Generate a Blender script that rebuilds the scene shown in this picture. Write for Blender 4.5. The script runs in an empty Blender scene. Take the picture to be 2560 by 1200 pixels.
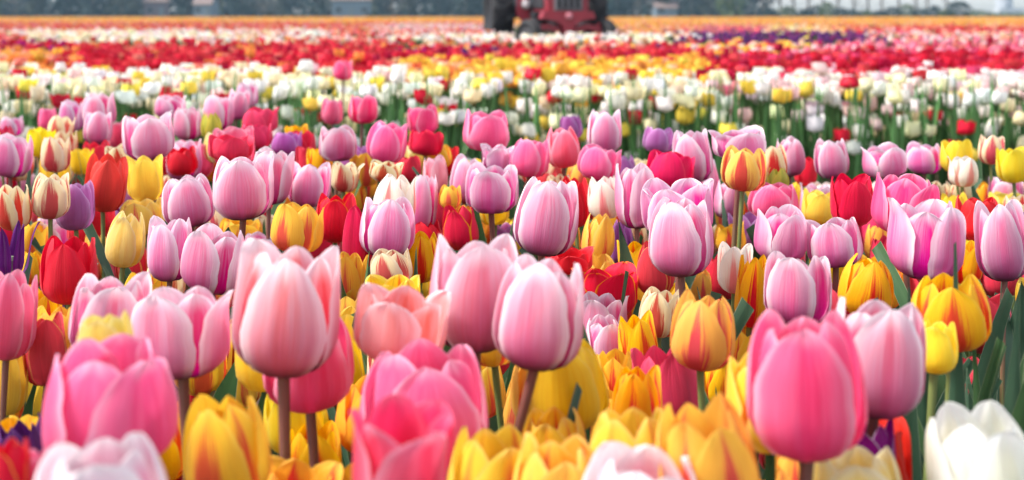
import bpy, bmesh, math, random
import numpy as np
from mathutils import Vector, Matrix

PI = math.pi
SC = bpy.context.scene
COL = SC.collection
rng = random.Random(7)
nr = np.random.RandomState(11)

# ------------------------------------------------------------------ camera, sky, sun, exposure
FP, HC, YH = 3000.0, 0.62, 36.0            # focal length in photo pixels, eye height, horizon row
cam_data = bpy.data.cameras.new('camera')
cam = bpy.data.objects.new('camera', cam_data)
COL.objects.link(cam)
cam.location = (0, 0, HC)
cam.rotation_euler = (PI / 2, 0, 0)
cam_data.sensor_width = 36.0
cam_data.lens = 36.0 * FP / 2560.0
cam_data.shift_y = -(600.0 - YH) / 2560.0
cam_data.clip_start = 0.02
cam_data.clip_end = 6000
cam_data.dof.use_dof = True
cam_data.dof.focus_distance = 1.12
cam_data.dof.aperture_fstop = 42.2 / 5.6
SC.camera = cam

SUN_EL, SUN_AZ = math.radians(56), math.radians(-98)   # azimuth clockwise from +Y
world = bpy.data.worlds.new('World')
SC.world = world
world.use_nodes = True
wn = world.node_tree.nodes
bg = wn['Background']
sky = wn.new('ShaderNodeTexSky')
sky.sky_type = 'NISHITA'
sky.sun_disc = False
sky.sun_elevation = SUN_EL
sky.sun_rotation = SUN_AZ
sky.air_density = 1.0
sky.dust_density = 1.7
sky.ozone_density = 1.0
hs = wn.new('ShaderNodeHueSaturation')
hs.inputs['Saturation'].default_value = 0.45            # a thin bright overcast: the sky's blue greyed by cloud
world.node_tree.links.new(sky.outputs[0], hs.inputs['Color'])
world.node_tree.links.new(hs.outputs[0], bg.inputs['Color'])
bg.inputs['Strength'].default_value = 0.13

sl = bpy.data.lights.new('sun', 'SUN')
sl.energy = 2.2
sl.angle = math.radians(12)
sl.color = (1.0, 0.955, 0.89)
sun = bpy.data.objects.new('sun', sl)
COL.objects.link(sun)
sd = Vector((math.sin(SUN_AZ) * math.cos(SUN_EL), math.cos(SUN_AZ) * math.cos(SUN_EL), math.sin(SUN_EL)))
sun.rotation_euler = sd.to_track_quat('Z', 'Y').to_euler()
sun.location = (0, 0, 30)

SC.view_settings.view_transform = 'Standard'
SC.view_settings.look = 'None'
SC.view_settings.gamma = 1.0
SC.view_settings.use_curve_mapping = False
SC.view_settings.exposure = 1.55
SC.render.engine = 'CYCLES'
SC.cycles.max_bounces = 7
SC.cycles.diffuse_bounces = 4
SC.cycles.transmission_bounces = 5
SC.cycles.volume_bounces = 0
SC.cycles.use_denoising = True

# ------------------------------------------------------------------ helpers
def tag(o, label=None, cat=None, group=None, kind=None):
    if label: o['label'] = label
    if cat: o['category'] = cat
    if group: o['group'] = group
    if kind: o['kind'] = kind
    return o

def link(o, parent=None):
    COL.objects.link(o)
    if parent is not None: o.parent = parent
    return o

def empty(name, loc=(0, 0, 0), rz=0.0):
    o = bpy.data.objects.new(name, None)
    o.location = loc
    o.rotation_euler = (0, 0, rz)
    o.empty_display_size = 0.05
    return link(o)

def np_mesh(name, verts, faces, mats, smooth=True, uv=None, col=None, mat_idx=None):
    """verts (n,3); faces (m,k) array or list of arrays of quads / tris; uv, col per vertex."""
    me = bpy.data.meshes.new(name)
    verts = np.asarray(verts, dtype=np.float32)
    fl = faces if isinstance(faces, list) else [faces]
    fl = [np.asarray(f, dtype=np.int32) for f in fl if len(f)]
    me.vertices.add(len(verts))
    me.vertices.foreach_set('co', verts.ravel())
    loops = np.concatenate([f.ravel() for f in fl])
    sizes = np.concatenate([np.full(len(f), f.shape[1], dtype=np.int32) for f in fl])
    me.loops.add(len(loops))
    me.loops.foreach_set('vertex_index', loops)
    me.polygons.add(len(sizes))
    me.polygons.foreach_set('loop_start', np.concatenate([[0], np.cumsum(sizes)[:-1]]).astype(np.int32))
    me.polygons.foreach_set('loop_total', sizes)
    if mat_idx is not None:
        me.polygons.foreach_set('material_index', np.asarray(mat_idx, dtype=np.int32))
    me.polygons.foreach_set('use_smooth', np.full(len(sizes), smooth, dtype=bool))
    if uv is not None:
        l = me.uv_layers.new(name='UVMap')
        l.data.foreach_set('uv', np.asarray(uv, dtype=np.float32)[loops].ravel())
    if col is not None:
        a = me.color_attributes.new('Col', 'FLOAT_COLOR', 'POINT')
        c4 = np.ones((len(verts), 4), dtype=np.float32)
        c4[:, :3] = col
        a.data.foreach_set('color', c4.ravel())
    for m in (mats if isinstance(mats, (list, tuple)) else [mats]):
        me.materials.append(m)
    me.update()
    me.validate()
    return me

class MB:
    """collects boxes, tubes and lathes in one bmesh"""
    def __init__(self): self.bm = bmesh.new()
    def box(self, c, s, rot=None, bev=0.0):
        r = bmesh.ops.create_cube(self.bm, size=1.0)
        vs = r['verts']
        bmesh.ops.scale(self.bm, vec=s, verts=vs)
        if bev > 0:
            es = list({e for v in vs for e in v.link_edges})
            rb = bmesh.ops.bevel(self.bm, geom=es, offset=bev, segments=2, affect='EDGES', profile=0.5)
            vs = list({v for f in rb['faces'] for v in f.verts} | {v for v in vs if v.is_valid})
        if rot is not None:
            bmesh.ops.rotate(self.bm, cent=(0, 0, 0), matrix=rot, verts=vs)
        bmesh.ops.translate(self.bm, vec=c, verts=vs)
        return self
    def tube(self, pts, rad, n=8, cap=True):
        pts = [Vector(p) for p in pts]
        rad = rad if isinstance(rad, (list, tuple)) else [rad] * len(pts)
        rings = []
        for i, p in enumerate(pts):
            t = (pts[min(i + 1, len(pts) - 1)] - pts[max(i - 1, 0)]).normalized()
            a = t.orthogonal().normalized() if i == 0 else (a - t * a.dot(t)).normalized()
            b = t.cross(a)
            rings.append([self.bm.verts.new(p + (a * math.cos(2 * PI * k / n) + b * math.sin(2 * PI * k / n)) * rad[i]) for k in range(n)])
        for r0, r1 in zip(rings, rings[1:]):
            for k in range(n):
                self.bm.faces.new((r0[k], r0[(k + 1) % n], r1[(k + 1) % n], r1[k]))
        if cap:
            self.bm.faces.new(list(reversed(rings[0]))); self.bm.faces.new(rings[-1])
        return self
    def lathe(self, prof, n=32, axis='X', c=(0, 0, 0)):
        """prof: (radius, offset along axis), closed ring profile"""
        rings = []
        for k in range(n):
            a = 2 * PI * k / n
            ring = []
            for r, o in prof:
                p = {'X': (o, r * math.cos(a), r * math.sin(a)), 'Y': (r * math.cos(a), o, r * math.sin(a)), 'Z': (r * math.cos(a), r * math.sin(a), o)}[axis]
                ring.append(self.bm.verts.new(Vector(p) + Vector(c)))
            rings.append(ring)
        m = len(prof)
        for k in range(n):
            for j in range(m):
                self.bm.faces.new((rings[k][j], rings[k][(j + 1) % m], rings[(k + 1) % n][(j + 1) % m], rings[(k + 1) % n][j]))
        return self
    def prism(self, outline, axis_vec, origin=(0, 0, 0)):
        """outline: 3-D points in order; extruded by axis_vec"""
        o = Vector(origin); ax = Vector(axis_vec)
        a = [self.bm.verts.new(o + Vector(p)) for p in outline]
        b = [self.bm.verts.new(o + Vector(p) + ax) for p in outline]
        self.bm.faces.new(list(reversed(a))); self.bm.faces.new(b)
        n = len(a)
        for k in range(n):
            self.bm.faces.new((a[k], a[(k + 1) % n], b[(k + 1) % n], b[k]))
        return self
    def build(self, name, mat, parent=None, smooth=False, loc=None):
        bmesh.ops.recalc_face_normals(self.bm, faces=self.bm.faces[:])
        me = bpy.data.meshes.new(name)
        self.bm.to_mesh(me); self.bm.free()
        me.materials.append(mat)
        if smooth:
            me.polygons.foreach_set('use_smooth', np.full(len(me.polygons), True))
        o = bpy.data.objects.new(name, me)
        if loc is not None: o.location = loc
        return link(o, parent)

class NT:
    """small node-tree writer"""
    def __init__(self, name):
        self.m = bpy.data.materials.new(name)
        self.m.use_nodes = True
        self.t = self.m.node_tree
        self.p = self.t.nodes['Principled BSDF']
        self.out = self.t.nodes['Material Output']
    def n(self, kind, **kw):
        x = self.t.nodes.new(kind)
        for k, v in kw.items(): setattr(x, k, v)
        return x
    def l(self, a, b): self.t.links.new(a, b)
    def put(self, v, sock):
        if hasattr(v, 'links'): self.l(v, sock)
        else: sock.default_value = v
    def math(self, op, a, b=0.0, c=None, clamp=False):
        x = self.n('ShaderNodeMath', operation=op, use_clamp=clamp)
        self.put(a, x.inputs[0]); self.put(b, x.inputs[1])
        if c is not None: self.put(c, x.inputs[2])
        return x.outputs[0]
    def step(self, x, a, b):
        r = self.n('ShaderNodeMapRange', interpolation_type='SMOOTHSTEP')
        self.put(x, r.inputs['Value']); self.put(a, r.inputs['From Min']); self.put(b, r.inputs['From Max'])
        return r.outputs[0]
    def mix(self, f, a, b, blend='MIX'):
        x = self.n('ShaderNodeMix', data_type='RGBA', blend_type=blend)
        self.put(f, x.inputs[0])
        self.put(a if hasattr(a, 'links') else (*a, 1), x.inputs[6]); self.put(b if hasattr(b, 'links') else (*b, 1), x.inputs[7])
        return x.outputs[2]
    def noise(self, vec, scale=1.0, detail=2.0, rough=0.5):
        x = self.n('ShaderNodeTexNoise')
        x.inputs['Scale'].default_value = scale; x.inputs['Detail'].default_value = detail; x.inputs['Roughness'].default_value = rough
        if vec is not None: self.l(vec, x.inputs['Vector'])
        return x.outputs['Fac']
    def comb(self, x, y, z):
        c = self.n('ShaderNodeCombineXYZ')
        for v, s in zip((x, y, z), c.inputs): self.put(v, s)
        return c.outputs[0]

def plain(name, col, rough=0.6, metal=0.0, var=0.15, scale=8.0, bump=0.0, spec=0.5):
    t = NT(name)
    tc = t.n('ShaderNodeTexCoord')
    f = t.noise(tc.outputs['Object'], scale, 5.0, 0.6)
    c = t.mix(f, [x * (1 - var) for x in col], [min(1, x * (1 + var)) for x in col])
    t.l(c, t.p.inputs['Base Color'])
    t.p.inputs['Roughness'].default_value = rough
    t.p.inputs['Metallic'].default_value = metal
    t.p.inputs['Specular IOR Level'].default_value = spec
    if bump:
        b = t.n('ShaderNodeBump'); b.inputs['Strength'].default_value = bump
        t.l(f, b.inputs['Height']); t.l(b.outputs[0], t.p.inputs['Normal'])
    return t.m

def petal_mat(name, ground, mid, edge, base, low=None, flame=None, fw=0.6, fp=1.0, fs=0.5, edge0=0.72, edge_amt=0.8, base_h=0.16, mid_amt=0.9, low_h=0.7, trans=0.40, inside=None):
    t = NT(name)
    uv = t.n('ShaderNodeUVMap', uv_map='UVMap')
    sep = t.n('ShaderNodeSeparateXYZ'); t.l(uv.outputs[0], sep.inputs[0])
    u, v = sep.outputs[0], sep.outputs[1]
    oi = t.n('ShaderNodeObjectInfo')
    oc = t.n('ShaderNodeSeparateColor'); t.l(oi.outputs['Color'], oc.inputs[0])
    rnd = t.math('MULTIPLY', oi.outputs['Random'], 57.0)
    c = t.math('ABSOLUTE', t.math('MULTIPLY_ADD', u, 2.0, -1.0))
    fine = t.noise(t.comb(t.math('MULTIPLY', u, 26.0), t.math('MULTIPLY', v, 1.1), rnd), 1.0, 3.0, 0.6)
    broad = t.noise(t.comb(t.math('MULTIPLY', u, 5.0), t.math('MULTIPLY', v, 1.2), t.math('ADD', rnd, 9.0)), 1.0, 2.0, 0.5)
    n = t.math('ADD', t.math('MULTIPLY', fine, 0.55), t.math('MULTIPLY', broad, 0.45))
    vein = t.noise(t.comb(t.math('MULTIPLY', u, 75.0), t.math('MULTIPLY', v, 1.6), t.math('ADD', rnd, 3.0)), 1.0, 2.0, 0.7)
    fn = t.math('ADD', n, t.math('MULTIPLY_ADD', vein, 0.5, -0.25))
    # midrib streaks of the deeper colour
    k = t.math('ADD', t.math('SUBTRACT', 0.75, c), t.math('MULTIPLY_ADD', n, 2.4, -1.2))
    col = t.mix(t.math('MULTIPLY', t.step(k, 0.0, 0.9), mid_amt), ground, mid)
    if low:
        q = t.math('ADD', v, t.math('MULTIPLY_ADD', n, 0.5, -0.25))
        col = t.mix(t.math('MULTIPLY', t.step(q, low_h, 0.05), 0.85), col, low)
    # pale margin, stronger towards the tip
    e = t.math('ADD', t.math('MAXIMUM', c, t.math('MULTIPLY_ADD', v, 1.9, -0.95)), t.math('MULTIPLY_ADD', n, 0.5, -0.25))
    col = t.mix(t.math('MULTIPLY', t.step(e, edge0, 1.02), edge_amt), col, edge)
    if flame:
        w = t.math('MULTIPLY', t.math('POWER', t.math('SUBTRACT', 1.0, v, clamp=True), fp), fw)
        g = t.math('ADD', t.math('SUBTRACT', w, c), t.math('MULTIPLY_ADD', fn, 2 * fs, -fs))
        col = t.mix(t.math('MULTIPLY', t.step(g, -0.04, 0.22), 0.95), col, flame)
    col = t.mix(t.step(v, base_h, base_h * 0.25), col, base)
    vv = t.math('MULTIPLY_ADD', vein, 0.56, 0.74)
    col = t.mix(1.0, col, t.comb(t.math('MULTIPLY_ADD', vein, 0.18, 0.92), vv, vv), 'MULTIPLY')
    h = t.n('ShaderNodeHueSaturation')
    t.l(col, h.inputs['Color'])
    t.l(oc.outputs[0], h.inputs['Hue']); t.l(t.math('MULTIPLY', oc.outputs[1], 2.0), h.inputs['Saturation']); t.l(t.math('MULTIPLY', oc.outputs[2], 2.0), h.inputs['Value'])
    col = h.outputs[0]
    if inside:
        geo = t.n('ShaderNodeNewGeometry')
        col = t.mix(t.math('MULTIPLY', geo.outputs['Backfacing'], 0.7), col, inside)
    t.l(col, t.p.inputs['Base Color'])
    t.p.inputs['Roughness'].default_value = 0.52
    t.p.inputs['Specular IOR Level'].default_value = 0.32
    t.p.inputs['Sheen Weight'].default_value = 0.08
    b = t.n('ShaderNodeBump'); b.inputs['Strength'].default_value = 0.45; b.inputs['Distance'].default_value = 0.002
    t.l(fn, b.inputs['Height']); t.l(b.outputs[0], t.p.inputs['Normal'])
    tr = t.n('ShaderNodeBsdfTranslucent'); t.l(col, tr.inputs['Color']); t.l(b.outputs[0], tr.inputs['Normal'])
    mx = t.n('ShaderNodeMixShader'); mx.inputs[0].default_value = trans
    t.l(t.p.outputs[0], mx.inputs[1]); t.l(tr.outputs[0], mx.inputs[2]); t.l(mx.outputs[0], t.out.inputs['Surface'])
    return t.m

def leaf_mat(name, dark, lightc, margin, gloss=0.42, trans=0.25):
    t = NT(name)
    uv = t.n('ShaderNodeUVMap', uv_map='UVMap')
    sep = t.n('ShaderNodeSeparateXYZ'); t.l(uv.outputs[0], sep.inputs[0])
    u, v = sep.outputs[0], sep.outputs[1]
    oi = t.n('ShaderNodeObjectInfo')
    rnd = t.math('MULTIPLY', oi.outputs['Random'], 31.0)
    c = t.math('ABSOLUTE', t.math('MULTIPLY_ADD', u, 2.0, -1.0))
    n = t.noise(t.comb(t.math('MULTIPLY', u, 40.0), t.math('MULTIPLY', v, 2.0), rnd), 1.0, 3.0, 0.6)
    n2 = t.noise(t.comb(t.math('MULTIPLY', u, 2.0), t.math('MULTIPLY', v, 4.0), rnd), 1.0, 2.0)
    col = t.mix(t.math('MULTIPLY_ADD', n, 0.5, t.math('MULTIPLY', n2, 0.5)), dark, lightc)
    col = t.mix(t.math('MULTIPLY', t.step(c, 0.93, 0.99), 0.7), col, margin)
    t.l(col, t.p.inputs['Base Color'])
    t.p.inputs['Roughness'].default_value = gloss
    t.p.inputs['Specular IOR Level'].default_value = 0.4
    b = t.n('ShaderNodeBump'); b.inputs['Strength'].default_value = 0.25; b.inputs['Distance'].default_value = 0.001
    t.l(n, b.inputs['Height']); t.l(b.outputs[0], t.p.inputs['Normal'])
    tr = t.n('ShaderNodeBsdfTranslucent'); t.l(col, tr.inputs['Color'])
    mx = t.n('ShaderNodeMixShader'); mx.inputs[0].default_value = trans
    t.l(t.p.outputs[0], mx.inputs[1]); t.l(tr.outputs[0], mx.inputs[2]); t.l(mx.outputs[0], t.out.inputs['Surface'])
    return t.m

def stem_mat():
    t = NT('tulip_stem')
    uv = t.n('ShaderNodeUVMap', uv_map='UVMap')
    sep = t.n('ShaderNodeSeparateXYZ'); t.l(uv.outputs[0], sep.inputs[0])
    oi = t.n('ShaderNodeObjectInfo')
    oc = t.n('ShaderNodeSeparateColor'); t.l(oi.outputs['Color'], oc.inputs[0])
    n = t.noise(t.comb(t.math('MULTIPLY', sep.outputs[0], 12.0), t.math('MULTIPLY', sep.outputs[1], 4.0), t.math('MULTIPLY', oi.outputs['Random'], 20.0)), 1.0, 2.0)
    f = t.math('MULTIPLY', t.step(t.math('ADD', sep.outputs[1], t.math('MULTIPLY_ADD', n, 0.4, -0.2)), 0.45, 0.95), oc.outputs[0])
    c = t.mix(f, (0.14, 0.25, 0.06), (0.17, 0.062, 0.05))
    t.l(c, t.p.inputs['Base Color']); t.p.inputs['Roughness'].default_value = 0.45
    return t.m

def attr_mat(name, rough=0.55, trans=0.3):
    t = NT(name)
    a = t.n('ShaderNodeVertexColor', layer_name='Col')
    t.l(a.outputs[0], t.p.inputs['Base Color'])
    t.p.inputs['Roughness'].default_value = rough
    t.p.inputs['Specular IOR Level'].default_value = 0.25
    if trans:
        tr = t.n('ShaderNodeBsdfTranslucent'); t.l(a.outputs[0], tr.inputs['Color'])
        mx = t.n('ShaderNodeMixShader'); mx.inputs[0].default_value = trans
        t.l(t.p.outputs[0], mx.inputs[1]); t.l(tr.outputs[0], mx.inputs[2]); t.l(mx.outputs[0], t.out.inputs['Surface'])
    return t.m

# ------------------------------------------------------------------ materials
PM = {
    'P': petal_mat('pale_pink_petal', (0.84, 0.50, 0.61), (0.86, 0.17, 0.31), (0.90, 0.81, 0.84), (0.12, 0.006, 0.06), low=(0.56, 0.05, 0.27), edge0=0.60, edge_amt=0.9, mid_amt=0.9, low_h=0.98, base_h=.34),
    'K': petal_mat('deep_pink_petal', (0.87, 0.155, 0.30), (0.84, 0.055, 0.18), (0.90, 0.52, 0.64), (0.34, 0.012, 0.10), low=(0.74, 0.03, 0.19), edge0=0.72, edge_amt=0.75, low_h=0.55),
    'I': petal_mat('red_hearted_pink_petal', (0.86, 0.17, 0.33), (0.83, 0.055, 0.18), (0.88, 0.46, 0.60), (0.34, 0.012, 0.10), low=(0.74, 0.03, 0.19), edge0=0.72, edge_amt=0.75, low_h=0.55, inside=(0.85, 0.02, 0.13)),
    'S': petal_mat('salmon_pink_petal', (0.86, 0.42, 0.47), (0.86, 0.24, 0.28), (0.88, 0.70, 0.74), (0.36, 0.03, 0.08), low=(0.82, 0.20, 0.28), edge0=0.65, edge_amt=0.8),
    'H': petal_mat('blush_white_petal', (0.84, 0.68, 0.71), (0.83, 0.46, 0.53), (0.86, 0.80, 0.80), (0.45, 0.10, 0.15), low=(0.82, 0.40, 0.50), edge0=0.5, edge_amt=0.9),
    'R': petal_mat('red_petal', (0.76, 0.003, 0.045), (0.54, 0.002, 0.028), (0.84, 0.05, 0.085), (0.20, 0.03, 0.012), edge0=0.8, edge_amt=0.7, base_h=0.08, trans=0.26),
    'E': petal_mat('yellow_edged_red_petal', (0.76, 0.004, 0.04), (0.58, 0.003, 0.026), (0.88, 0.42, 0.05), (0.4, 0.2, 0.02), edge0=0.9, edge_amt=0.95, base_h=0.08, trans=0.26),
    'Y': petal_mat('yellow_petal', (0.92, 0.67, 0.045), (0.91, 0.58, 0.02), (0.92, 0.74, 0.16), (0.50, 0.40, 0.04), edge0=0.8, edge_amt=0.6, base_h=0.1),
    'J': petal_mat('pale_yellow_petal', (0.88, 0.70, 0.17), (0.86, 0.60, 0.07), (0.89, 0.78, 0.40), (0.50, 0.45, 0.07), edge0=0.7, edge_amt=0.7),
    'F': petal_mat('flame_orange_petal', (0.92, 0.53, 0.028), (0.91, 0.42, 0.02), (0.92, 0.60, 0.09), (0.45, 0.25, 0.03), flame=(0.70, 0.035, 0.03), fw=0.64, fp=0.75, fs=0.62, edge0=0.8, edge_amt=0.5, base_h=0.07),
    'G': petal_mat('golden_petal', (0.92, 0.62, 0.055), (0.91, 0.51, 0.03), (0.92, 0.70, 0.22), (0.5, 0.3, 0.03), flame=(0.74, 0.05, 0.04), fw=0.40, fp=0.8, fs=0.55, edge0=0.75, edge_amt=0.6, base_h=0.07),
    'C': petal_mat('cream_petal_red_flames', (0.88, 0.73, 0.44), (0.87, 0.68, 0.34), (0.88, 0.80, 0.60), (0.55, 0.45, 0.16), flame=(0.56, 0.006, 0.022), fw=0.80, fp=0.55, fs=0.75, edge0=0.7, edge_amt=0.7, base_h=0.06),
    'B': petal_mat('yellow_petal_red_flames', (0.90, 0.58, 0.08), (0.90, 0.55, 0.06), (0.90, 0.68, 0.18), (0.45, 0.35, 0.05), flame=(0.60, 0.008, 0.015), fw=0.80, fp=0.55, fs=0.75, edge0=0.7, edge_amt=0.7, base_h=0.06),
    'D': petal_mat('blush_cream_petal', (0.86, 0.78, 0.66), (0.86, 0.70, 0.58), (0.87, 0.83, 0.75), (0.55, 0.50, 0.15), flame=(0.80, 0.20, 0.20), fw=0.55, fp=0.7, fs=0.5, edge0=0.6, edge_amt=0.7, base_h=0.1),
    'W': petal_mat('white_petal', (0.83, 0.81, 0.74), (0.84, 0.76, 0.52), (0.85, 0.84, 0.82), (0.60, 0.58, 0.26), mid_amt=0.55, edge0=0.5),
    'X': petal_mat('cream_yellow_petal', (0.89, 0.76, 0.36), (0.89, 0.64, 0.10), (0.88, 0.82, 0.60), (0.55, 0.50, 0.10), mid_amt=0.8, edge0=0.6),
    'L': petal_mat('lilac_petal', (0.45, 0.13, 0.40), (0.34, 0.05, 0.26), (0.62, 0.42, 0.66), (0.14, 0.015, 0.12), edge0=0.72, edge_amt=0.7, low=(0.44, 0.10, 0.34)),
    'U': petal_mat('dark_purple_petal', (0.115, 0.008, 0.15), (0.07, 0.003, 0.085), (0.20, 0.05, 0.26), (0.03, 0.002, 0.04), edge0=0.85, edge_amt=0.6, trans=0.16),
    'Z': petal_mat('white_edged_purple_petal', (0.27, 0.006, 0.20), (0.20, 0.003, 0.15), (0.80, 0.74, 0.82), (0.10, 0.01, 0.1), edge0=0.86, edge_amt=1.0),
    'V': petal_mat('green_tinged_petal', (0.62, 0.52, 0.035), (0.40, 0.40, 0.03), (0.80, 0.55, 0.04), (0.16, 0.24, 0.03), mid_amt=0.9),
}
LEAF = leaf_mat('tulip_leaf', (0.035, 0.095, 0.034), (0.085, 0.17, 0.065), (0.42, 0.45, 0.27))
LEAF2 = leaf_mat('tulip_leaf_bluish', (0.035, 0.095, 0.05), (0.09, 0.165, 0.10), (0.36, 0.40, 0.27))
STEM = stem_mat()
BLOOM_ATTR = attr_mat('bed_bloom')
LEAF_ATTR = attr_mat('bed_leaf', 0.5, 0.15)

def ground_mat(name, a, b, scale, c=None):
    t = NT(name)
    g = t.n('ShaderNodeNewGeometry')
    f1 = t.noise(g.outputs['Position'], scale, 8.0, 0.65)
    f2 = t.noise(g.outputs['Position'], scale * 0.07, 3.0)
    col = t.mix(f1, a, b)
    if c: col = t.mix(t.math('MULTIPLY', t.step(f2, 0.4, 0.7), 0.7), col, c)
    t.l(col, t.p.inputs['Base Color']); t.p.inputs['Roughness'].default_value = 0.95
    t.p.inputs['Specular IOR Level'].default_value = 0.1
    bp = t.n('ShaderNodeBump'); bp.inputs['Strength'].default_value = 0.6; bp.inputs['Distance'].default_value = 0.02
    t.l(f1, bp.inputs['Height']); t.l(bp.outputs[0], t.p.inputs['Normal'])
    return t.m
M_GRASS = ground_mat('meadow', (0.05, 0.085, 0.03), (0.13, 0.14, 0.07), 0.8, (0.16, 0.15, 0.10))
M_SOIL = ground_mat('soil', (0.03, 0.022, 0.015), (0.085, 0.062, 0.042), 14.0)

# ------------------------------------------------------------------ ground, field
def sheet(name, x0, x1, y0, y1, z, mat, nx=1, ny=1):
    xs, ys = np.linspace(x0, x1, nx + 1), np.linspace(y0, y1, ny + 1)
    X, Y = np.meshgrid(xs, ys)
    v = np.stack([X.ravel(), Y.ravel(), np.full(X.size, z)], 1)
    i = np.arange(nx * ny); r = i // nx * (nx + 1) + i % nx
    o = bpy.data.objects.new(name, np_mesh(name, v, np.stack([r, r + 1, r + nx + 2, r + nx + 1], 1), mat, smooth=False))
    return tag(link(o), kind='structure')
tag(sheet('ground', -2500, 2500, -300, 4000, 0.0, M_GRASS), 'flat green meadow reaching to the horizon behind the tulip field')
tag(sheet('field_soil', -95, 95, -3, 148, 0.004, M_SOIL), 'dark soil of the tulip field under the flower beds')

# ------------------------------------------------------------------ far wood, trees, shrubs, houses, tower
def at(px, d, py=None, z=None):
    return Vector(((px - 1280) * d / FP, d, HC - (py - YH) * d / FP if py is not None else (z or 0.0)))

def leaf_quads(centres, size, flat=0.6):
    n = len(centres)
    a = nr.normal(size=(n, 3)); a /= np.linalg.norm(a, axis=1)[:, None]
    b = nr.normal(size=(n, 3)); b -= (a * b).sum(1)[:, None] * a; b /= np.linalg.norm(b, axis=1)[:, None]
    s = size * (0.6 + 0.8 * nr.rand(n))[:, None]
    q = np.stack([centres - a * s, centres - b * s * flat, centres + a * s, centres + b * s * flat], 1).reshape(-1, 3)
    return q, np.arange(4 * n).reshape(-1, 4)

def crown_points(n, h0, h1, r, kind):
    u = nr.rand(n); ang = nr.rand(n) * 2 * PI
    if kind == 'cone': rr = r * (1 - u) ** 0.8
    elif kind == 'column': rr = r * (0.55 + 0.45 * np.sin(PI * np.clip(u, 0, 1)))
    else: rr = r * np.sqrt(np.clip(1 - (2 * u - 0.85) ** 2 / 1.4, 0.02, 1))
    lob = 1 + 0.22 * np.sin(3 * ang + 7 * u) + 0.16 * np.sin(5 * ang - 9 * u)
    rad = rr * lob * nr.rand(n) ** 0.35
    return np.stack([rad * np.cos(ang), rad * np.sin(ang), h0 + (h1 - h0) * u], 1)

def foliage_mat(name, a, b):
    t = NT(name)
    g = t.n('ShaderNodeNewGeometry')
    f = t.noise(g.outputs['Position'], 0.5, 4.0)
    f = t.math('ADD', t.math('MULTIPLY', f, 0.6), t.math('MULTIPLY', g.outputs['Random Per Island'], 0.4))
    t.l(t.mix(f, a, b), t.p.inputs['Base Color']); t.p.inputs['Roughness'].default_value = 0.7
    t.p.inputs['Specular IOR Level'].default_value = 0.2
    return t.m
FOL = [foliage_mat('dark_evergreen_leaves', (0.012, 0.026, 0.026), (0.034, 0.056, 0.048)),
       foliage_mat('grey_green_leaves', (0.03, 0.045, 0.038), (0.08, 0.092, 0.072)),
       foliage_mat('brownish_twigs', (0.07, 0.065, 0.055), (0.15, 0.135, 0.115)),
       foliage_mat('fresh_green_leaves', (0.04, 0.065, 0.03), (0.10, 0.13, 0.05))]
BARK = plain('bark', (0.10, 0.085, 0.07), 0.9, var=0.4, scale=3)

def tree(name, p, h, r, kind, fol, nleaf, lsize, label, cat='tree', group='trees at the far edge of the field', clear=0.12):
    t = empty(name, p, rng.uniform(0, 6.28))
    m = MB()
    tr = max(0.06, h * 0.014)
    lean = rng.uniform(-.02, .02) * h
    trunk_top = h * 0.9
    m.tube([(0, 0, -0.1), (lean * .1, 0, h * .12), (lean * .5, lean * .2, h * .5), (lean, lean * .3, trunk_top)], [tr * 1.5, tr, tr * .65, tr * .12], 7)
    nb = 9 if kind == 'bare' else 6
    for k in range(nb):
        z = h * rng.uniform(0.12 if kind in ('bare', 'column') else .2, 0.75)
        a = rng.uniform(0, 6.28); L = r * rng.uniform(.6, 1.0)
        up = rng.uniform(.6, 1.3) if kind in ('bare', 'column') else rng.uniform(.15, .6)
        m.tube([(lean * z / h, 0, z), (L * .5 * math.cos(a), L * .5 * math.sin(a), z + L * .4 * up), (L * math.cos(a), L * math.sin(a), z + L * up)], [tr * .4, tr * .25, tr * .06], 5, cap=False)
    m.build('trunk', BARK, t, smooth=True)
    pts = crown_points(nleaf, h * clear, h, r, 'round' if kind == 'bare' else kind)
    v, f = leaf_quads(pts, lsize)
    link(bpy.data.objects.new('crown', np_mesh('crown', v, f, FOL[fol], smooth=False)), t)
    return tag(t, label, cat, group)

def shrub(name, p, h, r, fol, n, ls, label, group):
    t = empty(name, p)
    pts = crown_points(n, 0.0, h, r, 'round')
    v, f = leaf_quads(pts, ls)
    link(bpy.data.objects.new('crown', np_mesh('crown', v, f, FOL[fol], smooth=False)), t)
    m = MB()
    for k in range(4):
        a = k * 1.7
        m.tube([(0, 0, -0.05), (r * .3 * math.cos(a), r * .3 * math.sin(a), h * .4), (r * .5 * math.cos(a), r * .5 * math.sin(a), h * .75)], [.05 * h / 2, .035 * h / 2, .01], 5, cap=False)
    m.build('stem', BARK, t)
    return tag(t, label, 'shrub', group)

# the dense wood behind the field, left of the bare poplars
def wood():
    n = 15000
    x = nr.uniform(at(-500, 300).x, at(1935, 300).x, n); y = nr.uniform(292, 312, n)
    top = 9 + 3 * np.sin(x * .21) + 2 * np.sin(x * .53 + 2)
    z = top * nr.rand(n) ** 1.1
    v, f = leaf_quads(np.stack([x, y, z], 1), 0.9)
    o = link(bpy.data.objects.new('far_wood', np_mesh('far_wood', v, f, FOL[0], smooth=False)))
    tag(o, 'dense dark wood closing the view behind the far trees', 'wood', kind='stuff')
wood()

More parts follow.
